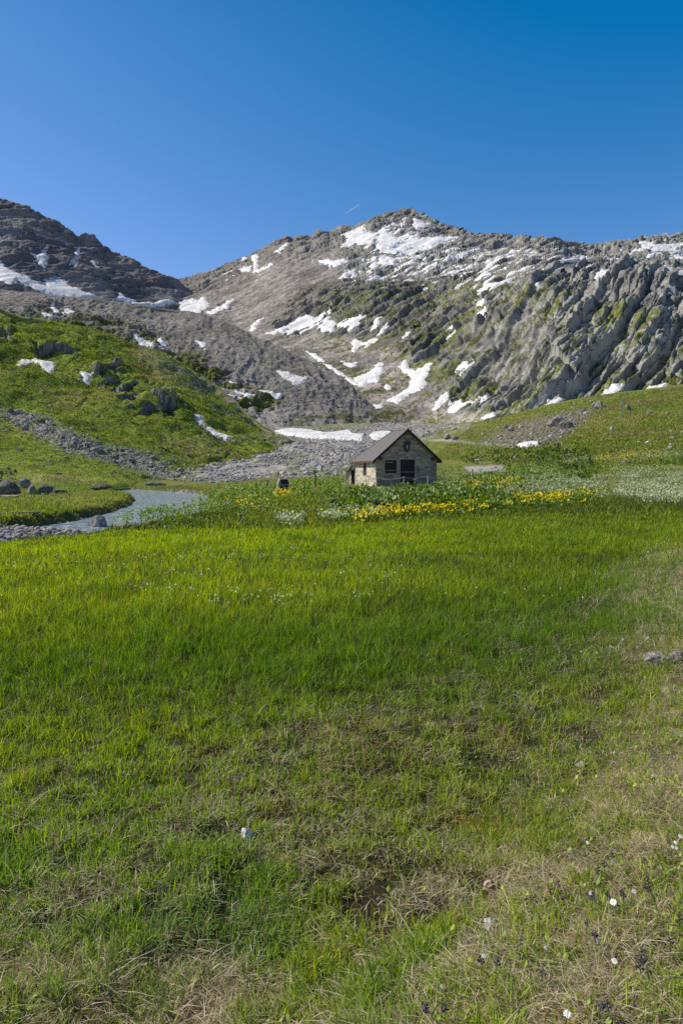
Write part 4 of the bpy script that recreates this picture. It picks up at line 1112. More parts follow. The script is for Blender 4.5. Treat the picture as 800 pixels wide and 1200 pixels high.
boulder(93, 617, 10, 4, 'low dark rock in the river left of the squarish boulder', (.17, .16, .15), seed=2, D=25.2, z=-.50, group=RG)
boulder(133, 616, 5, 3.5, 'small pale rock in the river right of the squarish boulder', (.36, .34, .32), seed=3, D=25.6, z=-.48, group=RG)
boulder(163, 604, 8, 3, 'small flat rock midway up the river', (.18, .17, .16), seed=4, D=31, z=-.50, group=RG)
boulder(193, 605, 11, 3.5, 'flat brownish rock at the near edge of the upper river', (.24, .20, .17), seed=5, D=30.5, z=-.48, group=RG)
boulder(219, 592, 7, 3, 'dark pointed rock at the far end of the river', (.15, .15, .15), seed=6, D=40, z=-.52, group=RG)
boulder(182, 569, 28, 5, 'long flat dark boulder on the far meadow beyond the river', (.15, .145, .14), seed=7, D=80, group=RG, flat=.5)
boulder(143, 567, 6, 5, 'single rounded grey rock left of the long flat boulder', (.2, .2, .21), seed=8, D=84, group=RG)
boulder(282, 605, 9, 4.5, 'flat grey stone in the grass right of the river', (.30, .29, .28), seed=9, group=RG)
boulder(516, 574, 6, 5, 'pale stone in front of the hut by the rope fence', (.48, .44, .42), seed=10, D=57.0, group=RG)
boulder(267, 593, 9, 6, 'pale rounded stone among leafy plants right of the river', (.36, .36, .34), seed=11, group=RG)
boulder(663, 502, 16, 13, 'dark block at the right end of the rocky outcrop on the right slope', (.17, .16, .14), seed=12, group=RG)
boulder(655, 497, 14, 11, 'upper grey block of the rocky outcrop on the right slope', (.24, .225, .20), seed=13, group=RG)
boulder(645, 500, 10, 9, 'left grey block of the rocky outcrop on the right slope', (.26, .245, .22), seed=14, group=RG)
boulder(702, 478, 11, 9, 'light grey split rock high on the right slope', (.30, .28, .25), seed=15, group=RG)
boulder(697, 477, 8, 6, 'smaller rock leaning left of the split rock on the right slope', (.26, .25, .22), seed=16, group=RG)
boulder(736, 481, 8, 8, 'dark rock beside the trail pole on the right slope', (.14, .14, .13), seed=17, group=RG)
boulder(717, 505, 6, 5, 'small grey stone in the middle of the right slope', (.36, .34, .32), seed=18, group=RG)
boulder(732, 543, 9, 5.5, 'brown-grey stone low on the right slope among white flowers', (.28, .25, .22), seed=19, group=RG)
boulder(759, 520, 7, 3.5, 'pale flat stone on the yellowish part of the right slope', (.45, .43, .41), seed=20, group=RG)
boulder(788, 515, 13, 4, 'row-like low rock near the right edge of the slope', (.24, .22, .2), seed=21, group=RG)
boulder(785, 526, 8, 4, 'rounded pale stone below the low rock near the right edge', (.38, .36, .34), seed=22, group=RG)
boulder(524, 515, 9, 9, 'rock beside the gravel track behind the hut', (.24, .22, .19), seed=23, group=RG)
boulder(533, 516, 8, 6, 'lower rock at the right of the pair by the gravel track', (.22, .2, .18), seed=24, group=RG)
boulder(691, 577, 8, 8, 'dark stone at the little streamlet among white flowers', (.16, .15, .14), seed=25, group=RG)
boulder(693, 472, 5, 3, 'tiny pale stone at the top of the right slope', (.36, .34, .3), seed=26, group=RG)
boulder(652, 521, 7, 3.5, 'pale stone lying below the outcrop on the right slope', (.40, .38, .36), seed=27, group=RG)
boulder(599, 505, 10, 6, 'broad grey stone left of the outcrop on the right slope', (.33, .3, .27), seed=28, group=RG)
boulder(586, 513, 8, 4, 'low stone at the lower left of the stony brown slope', (.33, .3, .27), seed=29, group=RG)
# foreground
FG = 'stones in the near meadow'
boulder(773, 782, 34, 17, 'rough pinkish-grey rock with lichen in the bank at the right edge', (.27, .235, .215), name='rock', seed=31, group=FG, cat='rock')
boulder(795, 776, 22, 14, 'darker stone cut by the right edge, beside the lichen rock', (.26, .22, .21), name='rock', seed=32, group=FG, cat='rock')
boulder(289, 982, 18, 13, 'white angular stone in the wet green grass', (.72, .71, .70), name='stone', seed=33, group=FG, cat='stone', sink=.2)
boulder(571.5, 1042, 13, 12, 'tan rounded pebble in the muddy hollow', (.42, .33, .24), name='stone', seed=34, group=FG, cat='stone', sink=.1)
boulder(575, 1093, 20, 16, 'light grey pebble at the edge of the dry grass', (.46, .45, .43), name='stone', seed=35, group=FG, cat='stone', sink=.1)
boulder(767, 912, 14, 6, 'flat pale stone half hidden in dry grass at right', (.40, .38, .34), name='stone', seed=36, group=FG, cat='stone')
boulder(682, 900, 16, 6, 'flat grey stone half hidden in grass right of centre', (.34, .32, .29), name='stone', seed=37, group=FG, cat='stone')
# rocks of the outcrop at the far left, on the foot of the hill
LG = 'rocks of the outcrop at the left edge'
def hill_rock(px, py, w_, h_, label, col, seed):
    p = sheet_at('left_hill', px, py)
    w_, h_, col = w_ * .8, h_ * .72, np.array(col) * .85
    return boulder(px, py, w_, h_, label, col, seed=seed, D=p[1] - 3.2, z=gz((px - CX) / F * (p[1] - 3.2), p[1] - 3.2) - .02 + max(0, (577 - py) * .045), group=LG, sink=.12)
hill_rock(7, 580, 42, 30, 'big smooth dark slab at the left edge, foot of the hill', (.13, .125, .12), 41)
hill_rock(28, 570, 22, 17, 'upper grey block of the outcrop at the left edge', (.22, .21, .2), 42)
hill_rock(38, 578, 15, 18, 'light pillar-like block in the middle of the left outcrop', (.30, .29, .28), 43)
hill_rock(52, 580, 26, 19, 'dark jagged block right of the middle of the left outcrop', (.15, .145, .14), 44)
hill_rock(68, 582, 24, 9, 'low dark rock ending the left outcrop at right', (.14, .135, .13), 45)
hill_rock(51, 583, 7, 4, 'small white-grey stone at the foot of the left outcrop', (.42, .41, .4), 46)
hill_rock(8, 584, 34, 3.5, 'flat pale slab lying under the big dark slab at left', (.40, .38, .36), 47)
hill_rock(118, 577, 36, 11, 'flat mossy dark mound right of the left outcrop', (.08, .08, .05), 48)

# weathered plank by the river
hx, hy, hz = ground_hit(20, 603)
pk = empty('plank', (float(hx[0]), float(hy[0]), float(hz[0])), R(9)); tag(pk, 'weathered grey plank lying in the grass left of the river', 'plank')
mb = MB(); mb.hull([(-.85, -.12, .02), (.85, -.1, .05), (.85, .12, .05), (-.85, .12, .02)], [(-.85, -.12, .10), (.85, -.1, .13), (.85, .12, .13), (-.85, .12, .10)]); mb.build('board', M['grey_wood'], pk, .01)

# thin vapour trail high above the summit
def mat_trail():
    m, t, n, l = nt('vapour'); d = n.new('ShaderNodeBsdfDiffuse'); d.inputs[0].default_value = (.9, .9, .9, 1)
    tr = n.new('ShaderNodeBsdfTransparent'); mx = N(n, 'ShaderNodeMixShader', Fac=.32); l.new(tr.outputs[0], mx.inputs[1]); l.new(d.outputs[0], mx.inputs[2]); out(n, l, mx.outputs[0]); return m
a_, b_ = at(404, 250.5, 16000.), at(420, 240.5, 17000.)
mb = MB(); mb.tube(a_, b_, 9, 22, 10)
tag(mb.build('vapour_trail', mat_trail()), 'short faint white vapour trail in the sky left of the summit', 'vapour trail')
print('things', round(time.time() - T0, 1))
# ------------------------------------------------------------------ rubble: loose stones nobody could count
def rubble(pts, size, cols, name, label=None, v0=ICO1, f0=F1_):
    n = len(pts); var = np.stack([rock_shape(v0, 300 + k, 6, .2) for k in range(16)])
    V = var[rng.integers(0, 16, n)] * rng.uniform(.65, 1.25, (n, 1, 3)) * size[:, None, None]
    a = rng.uniform(0, 6.28, n); ca, sa = np.cos(a)[:, None], np.sin(a)[:, None]
    X = V[..., 0] * ca - V[..., 1] * sa; Y = V[..., 0] * sa + V[..., 1] * ca
    V = stack3(X, Y, V[..., 2] * .75) + pts[:, None, :]
    fc = (f0[None] + (np.arange(n) * len(v0))[:, None, None]).reshape(-1, 3)
    c = np.repeat(cols[:, None, :], len(v0), 1)
    me = mesh_np(name, V.reshape(-1, 3), fc, c, smooth=False)
    o = link(name, me, M['boulder']); tag(o, label, kind='stuff'); return o

def poly_points(poly, n, r=rng, jit=(0, 0)):
    p = np.array(poly, float); lo, hi = p.min(0), p.max(0); o = []
    while sum(len(q) for q in o) < n:
        q = r.uniform(lo, hi, (n * 2, 2)); o.append(q[poly_sd(q[:, 0], q[:, 1], poly) > 0])
    return np.concatenate(o)[:n] + r.normal(size=(n, 2)) * np.array(jit)
def gpts(poly, n, jit=(0, 0)):
    q = poly_points(poly, n, jit=jit); X, Y, Z = ground_hit(q[:, 0], q[:, 1]); ok = ~np.isnan(Y)
    return stack3(X, Y, Z)[ok], q[ok]
P_, q_ = gpts(SCREE, 36000, (10, 3))
gap = nz(P_[:, 0], P_[:, 1] * .45, .06, 53) + .5 * nz(P_[:, 0], P_[:, 1] * .5, .22, 55, 2)
keep = (P_[:, 1] > 82) & (rng.uniform(0, 1, len(P_)) > sstep(-.02, .14, gap) * (.55 + .42 * sstep(420, 320, q_[:, 0]))) & (soft(q_[:, 0], q_[:, 1], GREENP, 6) < .5)
P_ = P_[keep]; s_ = rng.lognormal(-1.75, .55, len(P_)).clip(.07, 1.3) * (P_[:, 1] / 200) ** .45
sh_ = rng.uniform(.17, .46, len(P_)); cc = sh_[:, None] * np.array([1.0, .96, .91])
rubble(P_ + np.array([0, 0, .05]), s_, cc, 'rubble', 'grey boulder rubble spread over the valley floor behind the hut')
# stripes of stones on the left hill and the stony slope at right
q = poly_points([p for p in STRIPE], 3200, jit=(9, 4)); Ph = sheet_at('left_hill', q[:, 0], q[:, 1])
q2 = poly_points([(-20, 360), (120, 395), (250, 450), (310, 500), (250, 560), (0, 560)], 1700); Ph2 = sheet_at('left_hill', q2[:, 0], q2[:, 1])
Pm = sheet_at('moraine', *poly_points([(0, 350), (120, 356), (250, 378), (440, 488), (430, 515), (340, 510), (200, 425), (0, 385)], 3600).T)
Pr, _ = gpts(ROCKY_R, 900, (10, 3)); Pr2, _ = gpts([(520, 520), (800, 452), (800, 545), (560, 545)], 260)
Pw, _ = gpts([(0, 617), (60, 616), (130, 620), (95, 626), (0, 633)], 1)
gx_ = rng.uniform(-18, -5.5, 12000); gy_ = rng.uniform(14, 30, 12000); gz_ = ground_z(gx_, gy_)
kk = (river_d(gx_, gy_) < .1) & (gz_ > -.50); Pg = stack3(gx_, gy_, gz_)[kk]
gx2 = rng.uniform(-20, -8, 3000); gy2 = rng.uniform(52, 78, 3000); gz2 = ground_z(gx2, gy2); kk = (river_d(gx2, gy2) < .2) & (gz2 > -.5); Pg2 = stack3(gx2, gy2, gz2)[kk]
P_ = np.concatenate([Ph, Ph2, Pm, Pr, Pr2]); D_ = P_[:, 1]
s_ = rng.lognormal(-1.5, .55, len(P_)).clip(.08, 1.3) * (D_ / 200) ** .6
sh_ = rng.uniform(.13, .40, len(P_)); cc = sh_[:, None] * np.array([1.0, .95, .89])
rubble(P_, s_, cc, 'stones', 'loose grey stones strewn over the hillsides')
P_ = np.concatenate([Pg, Pg2]); sh_ = rng.uniform(.16, .42, len(P_)); cc = sh_[:, None] * np.array([1.05, .97, .90])
rubble(P_ + np.array([0, 0, .01]), rng.lognormal(-2.9, .5, len(P_)).clip(.03, .22), cc, 'gravel', 'grey gravel bar along the river')

# ------------------------------------------------------------------ grass blades
def blades(root, h, wd, lean, col, name, label, seg=2, mat='leaf', curl=1.0, tipc=None, toward=None):
    """tapered, bent blades; every blade its own colour, paler to the tip"""
    n = len(root); a = rng.uniform(0, 6.2832, n)
    d = stack3(np.cos(a), np.sin(a), 0 * a) if toward is None else toward
    fa = rng.uniform(0, 6.2832, n); side = stack3(np.cos(fa), np.sin(fa), 0 * fa)
    rows = []; cols = []
    tipc = col * 1.25 if tipc is None else tipc
    for k in range(seg):
        t = k / seg
        c = root + d * (lean * h * t ** 1.7 * curl)[:, None] + np.array([0, 0, 1.0]) * (h * (t - .30 * np.clip(lean, 0, 2.2) * t * t))[:, None]
        ww = wd * (1 - .35 * t)
        rows += [c - side * ww[:, None] * .5, c + side * ww[:, None] * .5]
        cc_ = col * .38 if k == 0 else col * (1 - t * .4) + tipc * t * .4  # root colour darkened to paint in the shade between blades
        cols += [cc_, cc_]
    tip = root + d * (lean * h * curl)[:, None] + np.array([0, 0, 1.0]) * (h * (1 - .30 * np.clip(lean, 0, 2.2)))[:, None]
    rows.append(tip); cols.append(tipc)
    V = np.stack(rows, 1); C = np.stack(cols, 1); m = 2 * seg + 1
    f = []
    for k in range(seg - 1): f += [(2 * k, 2 * k + 1, 2 * k + 3), (2 * k, 2 * k + 3, 2 * k + 2)]
    f.append((2 * seg - 2, 2 * seg - 1, 2 * seg))
    f = np.array(f); fc = (f[None] + (np.arange(n) * m)[:, None, None]).reshape(-1, 3)
    me = mesh_np(name, V.reshape(-1, 3), fc, C.reshape(-1, 3))
    o = link(name, me, M[mat]); tag(o, label, kind='stuff')
    print(name, n, round(time.time() - T0, 1)); return o

def field(n, y0, y1, um=.60, pad=1.2, power=2.0):
    """points on the ground, denser near the camera"""
    u = rng.uniform(0, 1, n)
    if power == 2.0: Y = 1 / (1 / y0 + u * (1 / y1 - 1 / y0))
    else: Y = (y0 ** (1 - power + 1e-6) + u * (y1 ** (1 - power + 1e-6) - y0 ** (1 - power + 1e-6))) ** (1 / (1 - power + 1e-6))
    X = rng.uniform(-1, 1, n) * (um * Y + pad)
    return X, Y
def pxy(X, Y, Z): return CX + F * X / Y, HY - F * (Z - EYE) / Y
GREENS = np.array([(.215, .315, .016), (.28, .37, .018), (.16, .26, .026), (.35, .40, .022)])
STRAWS = np.array([(.66, .55, .36), (.82, .73, .54), (.44, .34, .21), (.74, .65, .45)])
SCALE_G, SCALE_S = 1.0, 1.0

def dryness(X, Y, x, y):
    """0 lush green .. 1 all straw, after the bands one sees in the meadow"""
    n1 = nz(X, Y, .8, 501, 3); n2 = nz(X, Y, 3.5, 503, 2)
    bm = bank_mask(X, Y)
    d = (.40 + .22 * sstep(4.5, 3.0, Y)) * sstep(-.35, .35, bm + .7 * n1) * sstep(17, 7, Y)
    d = np.maximum(d, .30 * sstep(-2.0, .2, bm + n1) * sstep(9, 6, Y))
    d = np.maximum(d, .36 * 1.15 * soft(x, y, [(240, 880), (420, 830), (560, 800), (800, 800), (820, 1010), (560, 1075), (330, 1060), (220, 960)], 50))
    d = np.maximum(d, .50 * sstep(1085, 1160, y + 40 * n1 - .05 * (x - 200)))
    d = np.maximum(d, .14 * sstep(760, 900, y))
    return np.clip(d + .45 * n2 * (d > .08) + .35 * n1 * (d > .1), 0, .92)
def mud(X, Y, x, y):
    n = nz(X, Y, 1.9, 511, 3)
    z = soft(x, y, [(250, 985), (420, 1000), (560, 1010), (640, 1030), (540, 1090), (420, 1105), (330, 1060), (200, 1035)], 35) + .45 * soft(x, y, [(600, 880), (800, 860), (800, 960), (640, 960)], 30) + .35 * soft(x, y, [(0, 980), (240, 960), (330, 1080), (0, 1080)], 30)
    return np.clip(z, 0, 1) * sstep(-.12, .2, n)
def meadow_ok(X, Y, x, y): return (river_d(X, Y) > .8) & ((Y < 13) | (X > np.interp(Y, RIV[:, 1], RIV[:, 0])))

def grass_band(n, y0, y1, hmul, w0, name, label, seg, side=False):
    X, Y = field(n, y0, y1)
    if side:                                                              # thinner cover to either side of the view
        Y = rng.uniform(y0, y1, n); X = np.sign(X) * (.6 * Y + 1.1 + 7.5 * rng.uniform(0, 1, n) ** 1.3)
    Z = ground_z(X, Y); x, y = pxy(X, np.maximum(Y, .5), Z)
    ok = meadow_ok(X, Y, x, y) & (rng.uniform(0, 1, n) > .80 * mud(X, Y, x, y))
    ok &= ~((Y > 26) & (multi(x, y, YELLOW[:1], 3) > .5) & (rng.uniform(0, 1, n) < .4))
    X, Y, Z, x, y = (q[ok] for q in (X, Y, Z, x, y)); n = len(X)
    clump = nz(X, Y, 5.5, 541, 2)
    kp = rng.uniform(0, 1, n) < np.where(Y < 9, .30 + .9 * sstep(-.28, .22, clump), 1)
    X, Y, Z, x, y, clump = (q[kp] for q in (X, Y, Z, x, y, clump)); n = len(X)
    dr = dryness(X, Y, x, y); st = rng.uniform(0, 1, n) < dr * 1.15
    lush = sstep(900, 720, y)                                              # taller and yellower further out
    tone = nz(X, Y, .22, 521, 3); t2 = nz(X, Y, 1.1, 523, 3)
    g = GREENS[rng.integers(0, 4, n)] * rng.uniform(.45, 1.45, (n, 1))
    g = mixc(g, g * np.array([1.62, 1.52, .9]), sstep(790, 660, y) * (.25 + .75 * sstep(620, 330, x + 160 * tone)))
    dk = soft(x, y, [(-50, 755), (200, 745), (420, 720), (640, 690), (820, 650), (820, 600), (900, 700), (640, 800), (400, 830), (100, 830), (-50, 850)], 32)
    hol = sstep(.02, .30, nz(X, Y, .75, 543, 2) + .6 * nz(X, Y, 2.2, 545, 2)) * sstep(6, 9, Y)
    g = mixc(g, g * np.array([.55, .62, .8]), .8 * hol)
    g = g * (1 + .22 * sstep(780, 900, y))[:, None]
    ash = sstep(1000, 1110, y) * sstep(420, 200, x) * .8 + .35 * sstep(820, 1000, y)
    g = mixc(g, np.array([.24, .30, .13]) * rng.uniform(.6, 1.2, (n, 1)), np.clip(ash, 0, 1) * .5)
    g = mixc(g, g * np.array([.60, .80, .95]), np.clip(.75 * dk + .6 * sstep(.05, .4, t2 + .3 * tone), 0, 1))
    wet = soft(x, y, [(-50, 930), (260, 930), (400, 1040), (330, 1100), (-50, 1110)], 40)
    g = mixc(g, g * np.array([.75, .92, .85]), .7 * wet)
    s = STRAWS[rng.integers(0, 4, n)] * rng.uniform(.45, 1.2, (n, 1))
    rust = soft(x, y, [(380, 860), (600, 850), (760, 900), (640, 1010), (420, 960)], 50) * sstep(0, .4, t2 + .2)
    s = mixc(s, np.array([.40, .25, .06]) * rng.uniform(.7, 1.3, (n, 1)), .55 * rust)
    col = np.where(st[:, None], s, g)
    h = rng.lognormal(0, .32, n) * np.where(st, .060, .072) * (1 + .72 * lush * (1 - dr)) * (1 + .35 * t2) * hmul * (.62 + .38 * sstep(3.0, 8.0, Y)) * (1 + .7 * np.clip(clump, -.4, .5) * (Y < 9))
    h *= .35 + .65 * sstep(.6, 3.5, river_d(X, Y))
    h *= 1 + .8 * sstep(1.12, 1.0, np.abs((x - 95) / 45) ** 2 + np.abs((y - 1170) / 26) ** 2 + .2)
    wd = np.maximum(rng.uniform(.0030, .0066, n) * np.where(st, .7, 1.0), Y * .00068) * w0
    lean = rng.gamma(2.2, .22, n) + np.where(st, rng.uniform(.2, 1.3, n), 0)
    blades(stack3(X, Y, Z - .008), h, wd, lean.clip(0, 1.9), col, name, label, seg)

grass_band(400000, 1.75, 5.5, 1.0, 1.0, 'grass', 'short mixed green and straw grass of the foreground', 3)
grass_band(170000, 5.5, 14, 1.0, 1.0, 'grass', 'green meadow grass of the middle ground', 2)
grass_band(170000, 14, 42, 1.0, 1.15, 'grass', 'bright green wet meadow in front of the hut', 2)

grass_band(130000, .4, 13, 1.15, 2.2, 'grass', 'mixed grass at either side of the near meadow', 2, True)

# flat withered litter between the living blades
X, Y = field(160000, 1.75, 9); Z = ground_z(X, Y); x, y = pxy(X, Y, Z); dr = dryness(X, Y, x, y)
k = rng.uniform(0, 1, len(X)) < (dr * 1.0 + .05) * sstep(-.2, .25, nz(X, Y, 3.1, 547, 2)); X, Y, Z = X[k], Y[k], Z[k]; n = len(X)
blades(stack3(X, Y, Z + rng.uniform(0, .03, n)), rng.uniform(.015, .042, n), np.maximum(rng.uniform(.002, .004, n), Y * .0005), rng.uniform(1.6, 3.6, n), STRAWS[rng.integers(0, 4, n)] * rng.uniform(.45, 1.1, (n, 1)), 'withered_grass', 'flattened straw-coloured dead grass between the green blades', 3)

# ------------------------------------------------------------------ far turf: tufts on the slopes and round the hut
def tufts(P, q, hm, wm, base, name, label):
    n = len(P); t = nz(P[:, 0], P[:, 1], .25, 531, 3); D_ = P[:, 1]
    x, y = pxy(P[:, 0], P[:, 1], P[:, 2])
    c = .45 * np.array(base) * 1.55 + .85 * ground_colour(P[:, 0], P[:, 1], P[:, 2], x, y)
    c = c * rng.uniform(.6, 1.45, (n, 1)); c = mixc(c, c * np.array([1.3, 1.1, 1.0]), sstep(0, .4, t))
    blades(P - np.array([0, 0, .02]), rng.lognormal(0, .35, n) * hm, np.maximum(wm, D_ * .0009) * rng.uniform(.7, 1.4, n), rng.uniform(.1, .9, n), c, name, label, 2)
Pa, qa = gpts([(-40, 566), (160, 572), (420, 556), (560, 545), (820, 505), (820, 600), (560, 606), (330, 622), (150, 622), (-40, 612)], 60000)
k = river_d(Pa[:, 0], Pa[:, 1]) > .45
k &= np.hypot(Pa[:, 0] - 6.2, Pa[:, 1] - 62.6) > 3.6
k &= poly_sd(qa[:, 0], qa[:, 1], [(541, 546), (590, 544), (594, 553), (560, 555), (546, 553)]) < 0
tufts(Pa[k], qa[k], .16, .05, (.105, .15, .03), 'far_grass', 'sunlit grass of the far meadow and the slopes round the hut')
Pb, qb = gpts([(500, 540), (560, 494), (700, 464), (820, 452), (820, 545)], 30000)
rk = soft(qb[:, 0], qb[:, 1], ROCKY_R, 6); k = rng.uniform(0, 1, len(qb)) > .8 * rk
tufts(Pb[k], qb[k], .28, .10, (.095, .13, .026), 'far_grass', 'turf of the rising slope at right')
HILLP = [(-60, 365), (60, 376), (130, 392), (200, 422), (270, 470), (330, 512), (330, 545), (220, 566), (120, 572), (60, 580), (-60, 585)]
q = poly_points(HILLP, 90000); Ph = sheet_at('left_hill', q[:, 0], q[:, 1])
st = soft(q[:, 0], q[:, 1], STRIPE, 5); lg = multi(q[:, 0], q[:, 1], LEDGE, 5); k = rng.uniform(0, 1, len(q)) > np.maximum(.85 * st, .7 * lg); Ph = Ph[k]; n = len(Ph)
a_ = fbm(Ph / 20, 3, 671); b_ = fbm(Ph / 5, 2, 673)
c = mixc((.145, .215, .028), (.265, .315, .045), sstep(-.3, .35, a_ + .5 * b_)); c = mixc(c, (.34, .27, .11), .6 * sstep(.1, .4, fbm(Ph / 28, 3, 427) + .3 * b_)); c = mixc(c, (.07, .085, .02), .8 * sstep(.08, .32, fbm(Ph / 9, 3, 675)))
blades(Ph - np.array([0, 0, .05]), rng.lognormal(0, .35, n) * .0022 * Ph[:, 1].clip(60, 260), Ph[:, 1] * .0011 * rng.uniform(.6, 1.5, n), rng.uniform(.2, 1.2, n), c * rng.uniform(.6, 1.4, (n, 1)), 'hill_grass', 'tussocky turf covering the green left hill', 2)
q = poly_points(HILLP, 9000); Ph = sheet_at('left_hill', q[:, 0], q[:, 1]); k = fbm(Ph / 13, 3, 677) > .24; Ph = Ph[k]; n = len(Ph)
# overhanging bank grass along the river
bx = rng.uniform(-28, -5, 60000); by = rng.uniform(14, 80, 60000); rd_ = river_d(bx, by); k = (rd_ > .15) & (rd_ < .95)
Pk = stack3(bx, by, ground_z(bx, by))[k]
tufts(Pk, None, .13, .035, (.16, .20, .035), 'bank_grass', 'tall grass hanging over the river banks')

# ------------------------------------------------------------------ broad-leaved plants, white and yellow flowers
def leaves(P, size, cols, name, label, up=.6, hgt=.5):
    """broad oval leaves on hidden stalks, each six faces, tilted every way"""
    n = len(P); a = rng.uniform(0, 6.2832, n); el = rng.normal(up, .35, n)
    d = stack3(np.cos(a) * np.cos(el), np.sin(a) * np.cos(el), np.sin(el)); s = stack3(-np.sin(a), np.cos(a), 0 * a)
    nn = np.cross(d, s)
    base = P + np.array([0, 0, 1.0]) * (rng.beta(2, 1.4, n) * hgt * (.35 + 1.1 * sstep(-.25, .35, nz(P[:, 0], P[:, 1], .9, 651, 2))))[:, None]
    T_ = [(0, 0, 0), (.3, .38, .06), (.7, .40, .05), (1.0, 0, -.14), (.7, -.40, .05), (.3, -.38, .06), (.5, 0, -.03)]
    V = np.stack([base + d * (t * size)[:, None] + s * (w_ * size * .75)[:, None] + nn * (-z_ * size)[:, None] for t, w_, z_ in T_], 1)
    f = np.array([(0, 1, 6), (1, 2, 6), (2, 3, 6), (3, 4, 6), (4, 5, 6), (5, 0, 6)])
    fc = (f[None] + (np.arange(n) * 7)[:, None, None]).reshape(-1, 3)
    o = link(name, mesh_np(name, V.reshape(-1, 3), fc, np.repeat(cols[:, None], 7, 1).reshape(-1, 3), smooth=False), M['broadleaf']); tag(o, label, kind='stuff'); return o
HS_ = Ph
leaves(HS_, rng.uniform(.25, .6, len(HS_)), np.array([(.055, .075, .018)]) * rng.uniform(.5, 1.5, (len(HS_), 1)), 'undergrowth', 'low dark heath shrubs dotted over the left hill', hgt=.7)
def clumped(poly, n, seed, thr, s=.55):
    P, q = gpts(poly, n, (9, 2.0)); v = nz(P[:, 0], P[:, 1] * .7, s, seed, 3); k = v > thr
    return P[k], q[k], v[k]
DOCK = [(392, 592), (410, 584), (440, 578), (512, 578), (545, 581), (580, 583), (590, 590), (560, 594), (480, 601), (420, 602)]
P_, q_, v_ = clumped(DOCK, 24000, 601, -.10)
n = len(P_); c = np.array([(.115, .22, .02)]) * rng.uniform(.55, 1.5, (n, 1)); pale = rng.uniform(0, 1, n) < .16 + .5 * (nz(P_[:, 0], P_[:, 1], .6, 653, 2) > .18)
c = np.where(pale[:, None], np.array([.34, .40, .20]) * rng.uniform(.6, 1.2, (n, 1)), c * np.array([1.15, 1.0, 1.0]))
leaves(P_, rng.uniform(.10, .27, n), c, 'undergrowth', 'dark green broad-leaved dock plants in front of the hut', hgt=.42)
P_, q_, v_ = clumped([(140, 616), (170, 606), (205, 610), (240, 592), (252, 580), (330, 570), (372, 566), (392, 562), (404, 572), (390, 582), (330, 584), (300, 602), (262, 604), (238, 606), (206, 622), (150, 624)], 20000, 603, -.02)
k = ~((np.abs(q_[:, 0] - 332) < 9) & (q_[:, 1] > 573) & (q_[:, 1] < 594)) & ~((np.abs(q_[:, 0] - 370) < 5) & (q_[:, 1] > 570) & (q_[:, 1] < 594)); P_, q_, v_ = P_[k], q_[k], v_[k]
n = len(P_); c = np.array([(.19, .29, .03)]) * rng.uniform(.55, 1.5, (n, 1)); pale = rng.uniform(0, 1, n) < .12
c = np.where(pale[:, None], np.array([.34, .40, .22]), c)
nr_ = sstep(24, 45, P_[:, 1])
leaves(P_, rng.uniform(.045, .10, n) * (1 + 1.5 * nr_), c, 'undergrowth', 'bright yellow-green leafy herbs between the river and the hut', hgt=.42)
P_, q_, v_ = clumped([(400, 566), (560, 556), (640, 536), (700, 545), (700, 560), (600, 572), (540, 574)], 7000, 605, .05)
n = len(P_); c = np.array([(.11, .20, .025)]) * rng.uniform(.55, 1.5, (n, 1))
k = np.hypot(P_[:, 0] - 6.2, P_[:, 1] - 62.6) > 4.2
leaves(P_[k], rng.uniform(.12, .3, k.sum()), c[k], 'undergrowth', 'leafy herbs on the slope right of the hut', hgt=.4)
P_, q_, v_ = clumped([(545, 545), (570, 530), (650, 522), (690, 532), (680, 556), (690, 566), (672, 562), (655, 545), (600, 545)], 5000, 607, .10)
n = len(P_); c = np.array([(.09, .145, .022)]) * rng.uniform(.55, 1.4, (n, 1))
leaves(P_, rng.uniform(.2, .45, n), c, 'undergrowth', 'dark low shrubs on the slope behind the flowers', hgt=.5)

def florets(P, size, cols, name, label, lift, mat='leaf'):
    """small five-sided blossoms facing up and outward"""
    n = len(P); a = rng.uniform(0, 6.28, n); el = rng.uniform(-.7, 1.2, n)
    nrm = stack3(np.cos(a) * np.cos(el), np.sin(a) * np.cos(el) , np.sin(el)); t1 = stack3(-np.sin(a), np.cos(a), 0 * a); t2 = np.cross(nrm, t1)
    c0 = P + np.array([0, 0, 1.0]) * lift[:, None]
    V = np.stack([c0 + nrm * (size * .18)[:, None]] + [c0 + t1 * (math.cos(k * 1.2566) * size * .5)[:, None] + t2 * (math.sin(k * 1.2566) * size * .5)[:, None] for k in range(5)], 1)
    f = np.array([(0, k + 1, (k + 1) % 5 + 1) for k in range(5)]); fc = (f[None] + (np.arange(n) * 6)[:, None, None]).reshape(-1, 3)
    o = link(name, mesh_np(name, V.reshape(-1, 3), fc, np.repeat(cols[:, None], 6, 1).reshape(-1, 3), smooth=False), M[mat]); tag(o, label, kind='stuff'); return o
WP, WN = [], [6000, 900, 700, 1200]
for poly, nn in zip(WHITE, WN):
    P, q, v = clumped(poly, int(nn * 2.4), 611, .06, .42); WP.append(P)
P_ = np.concatenate(WP); k = np.hypot(P_[:, 0] - 6.2, P_[:, 1] - 62.6) > 4.4; P_ = P_[k]; n = len(P_)
c = np.array([.66, .71, .44]) * rng.uniform(.6, 1.15, (n, 1))
lf_ = rng.uniform(.12, .40, n)
florets(P_, rng.uniform(.04, .095, n), c, 'white_flowers', 'drifts of greenish-white flowers beside and before the hut', lf_)
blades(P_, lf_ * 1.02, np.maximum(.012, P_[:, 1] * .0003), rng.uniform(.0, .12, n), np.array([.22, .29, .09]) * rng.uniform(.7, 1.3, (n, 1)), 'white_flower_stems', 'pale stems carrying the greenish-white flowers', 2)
YP = []
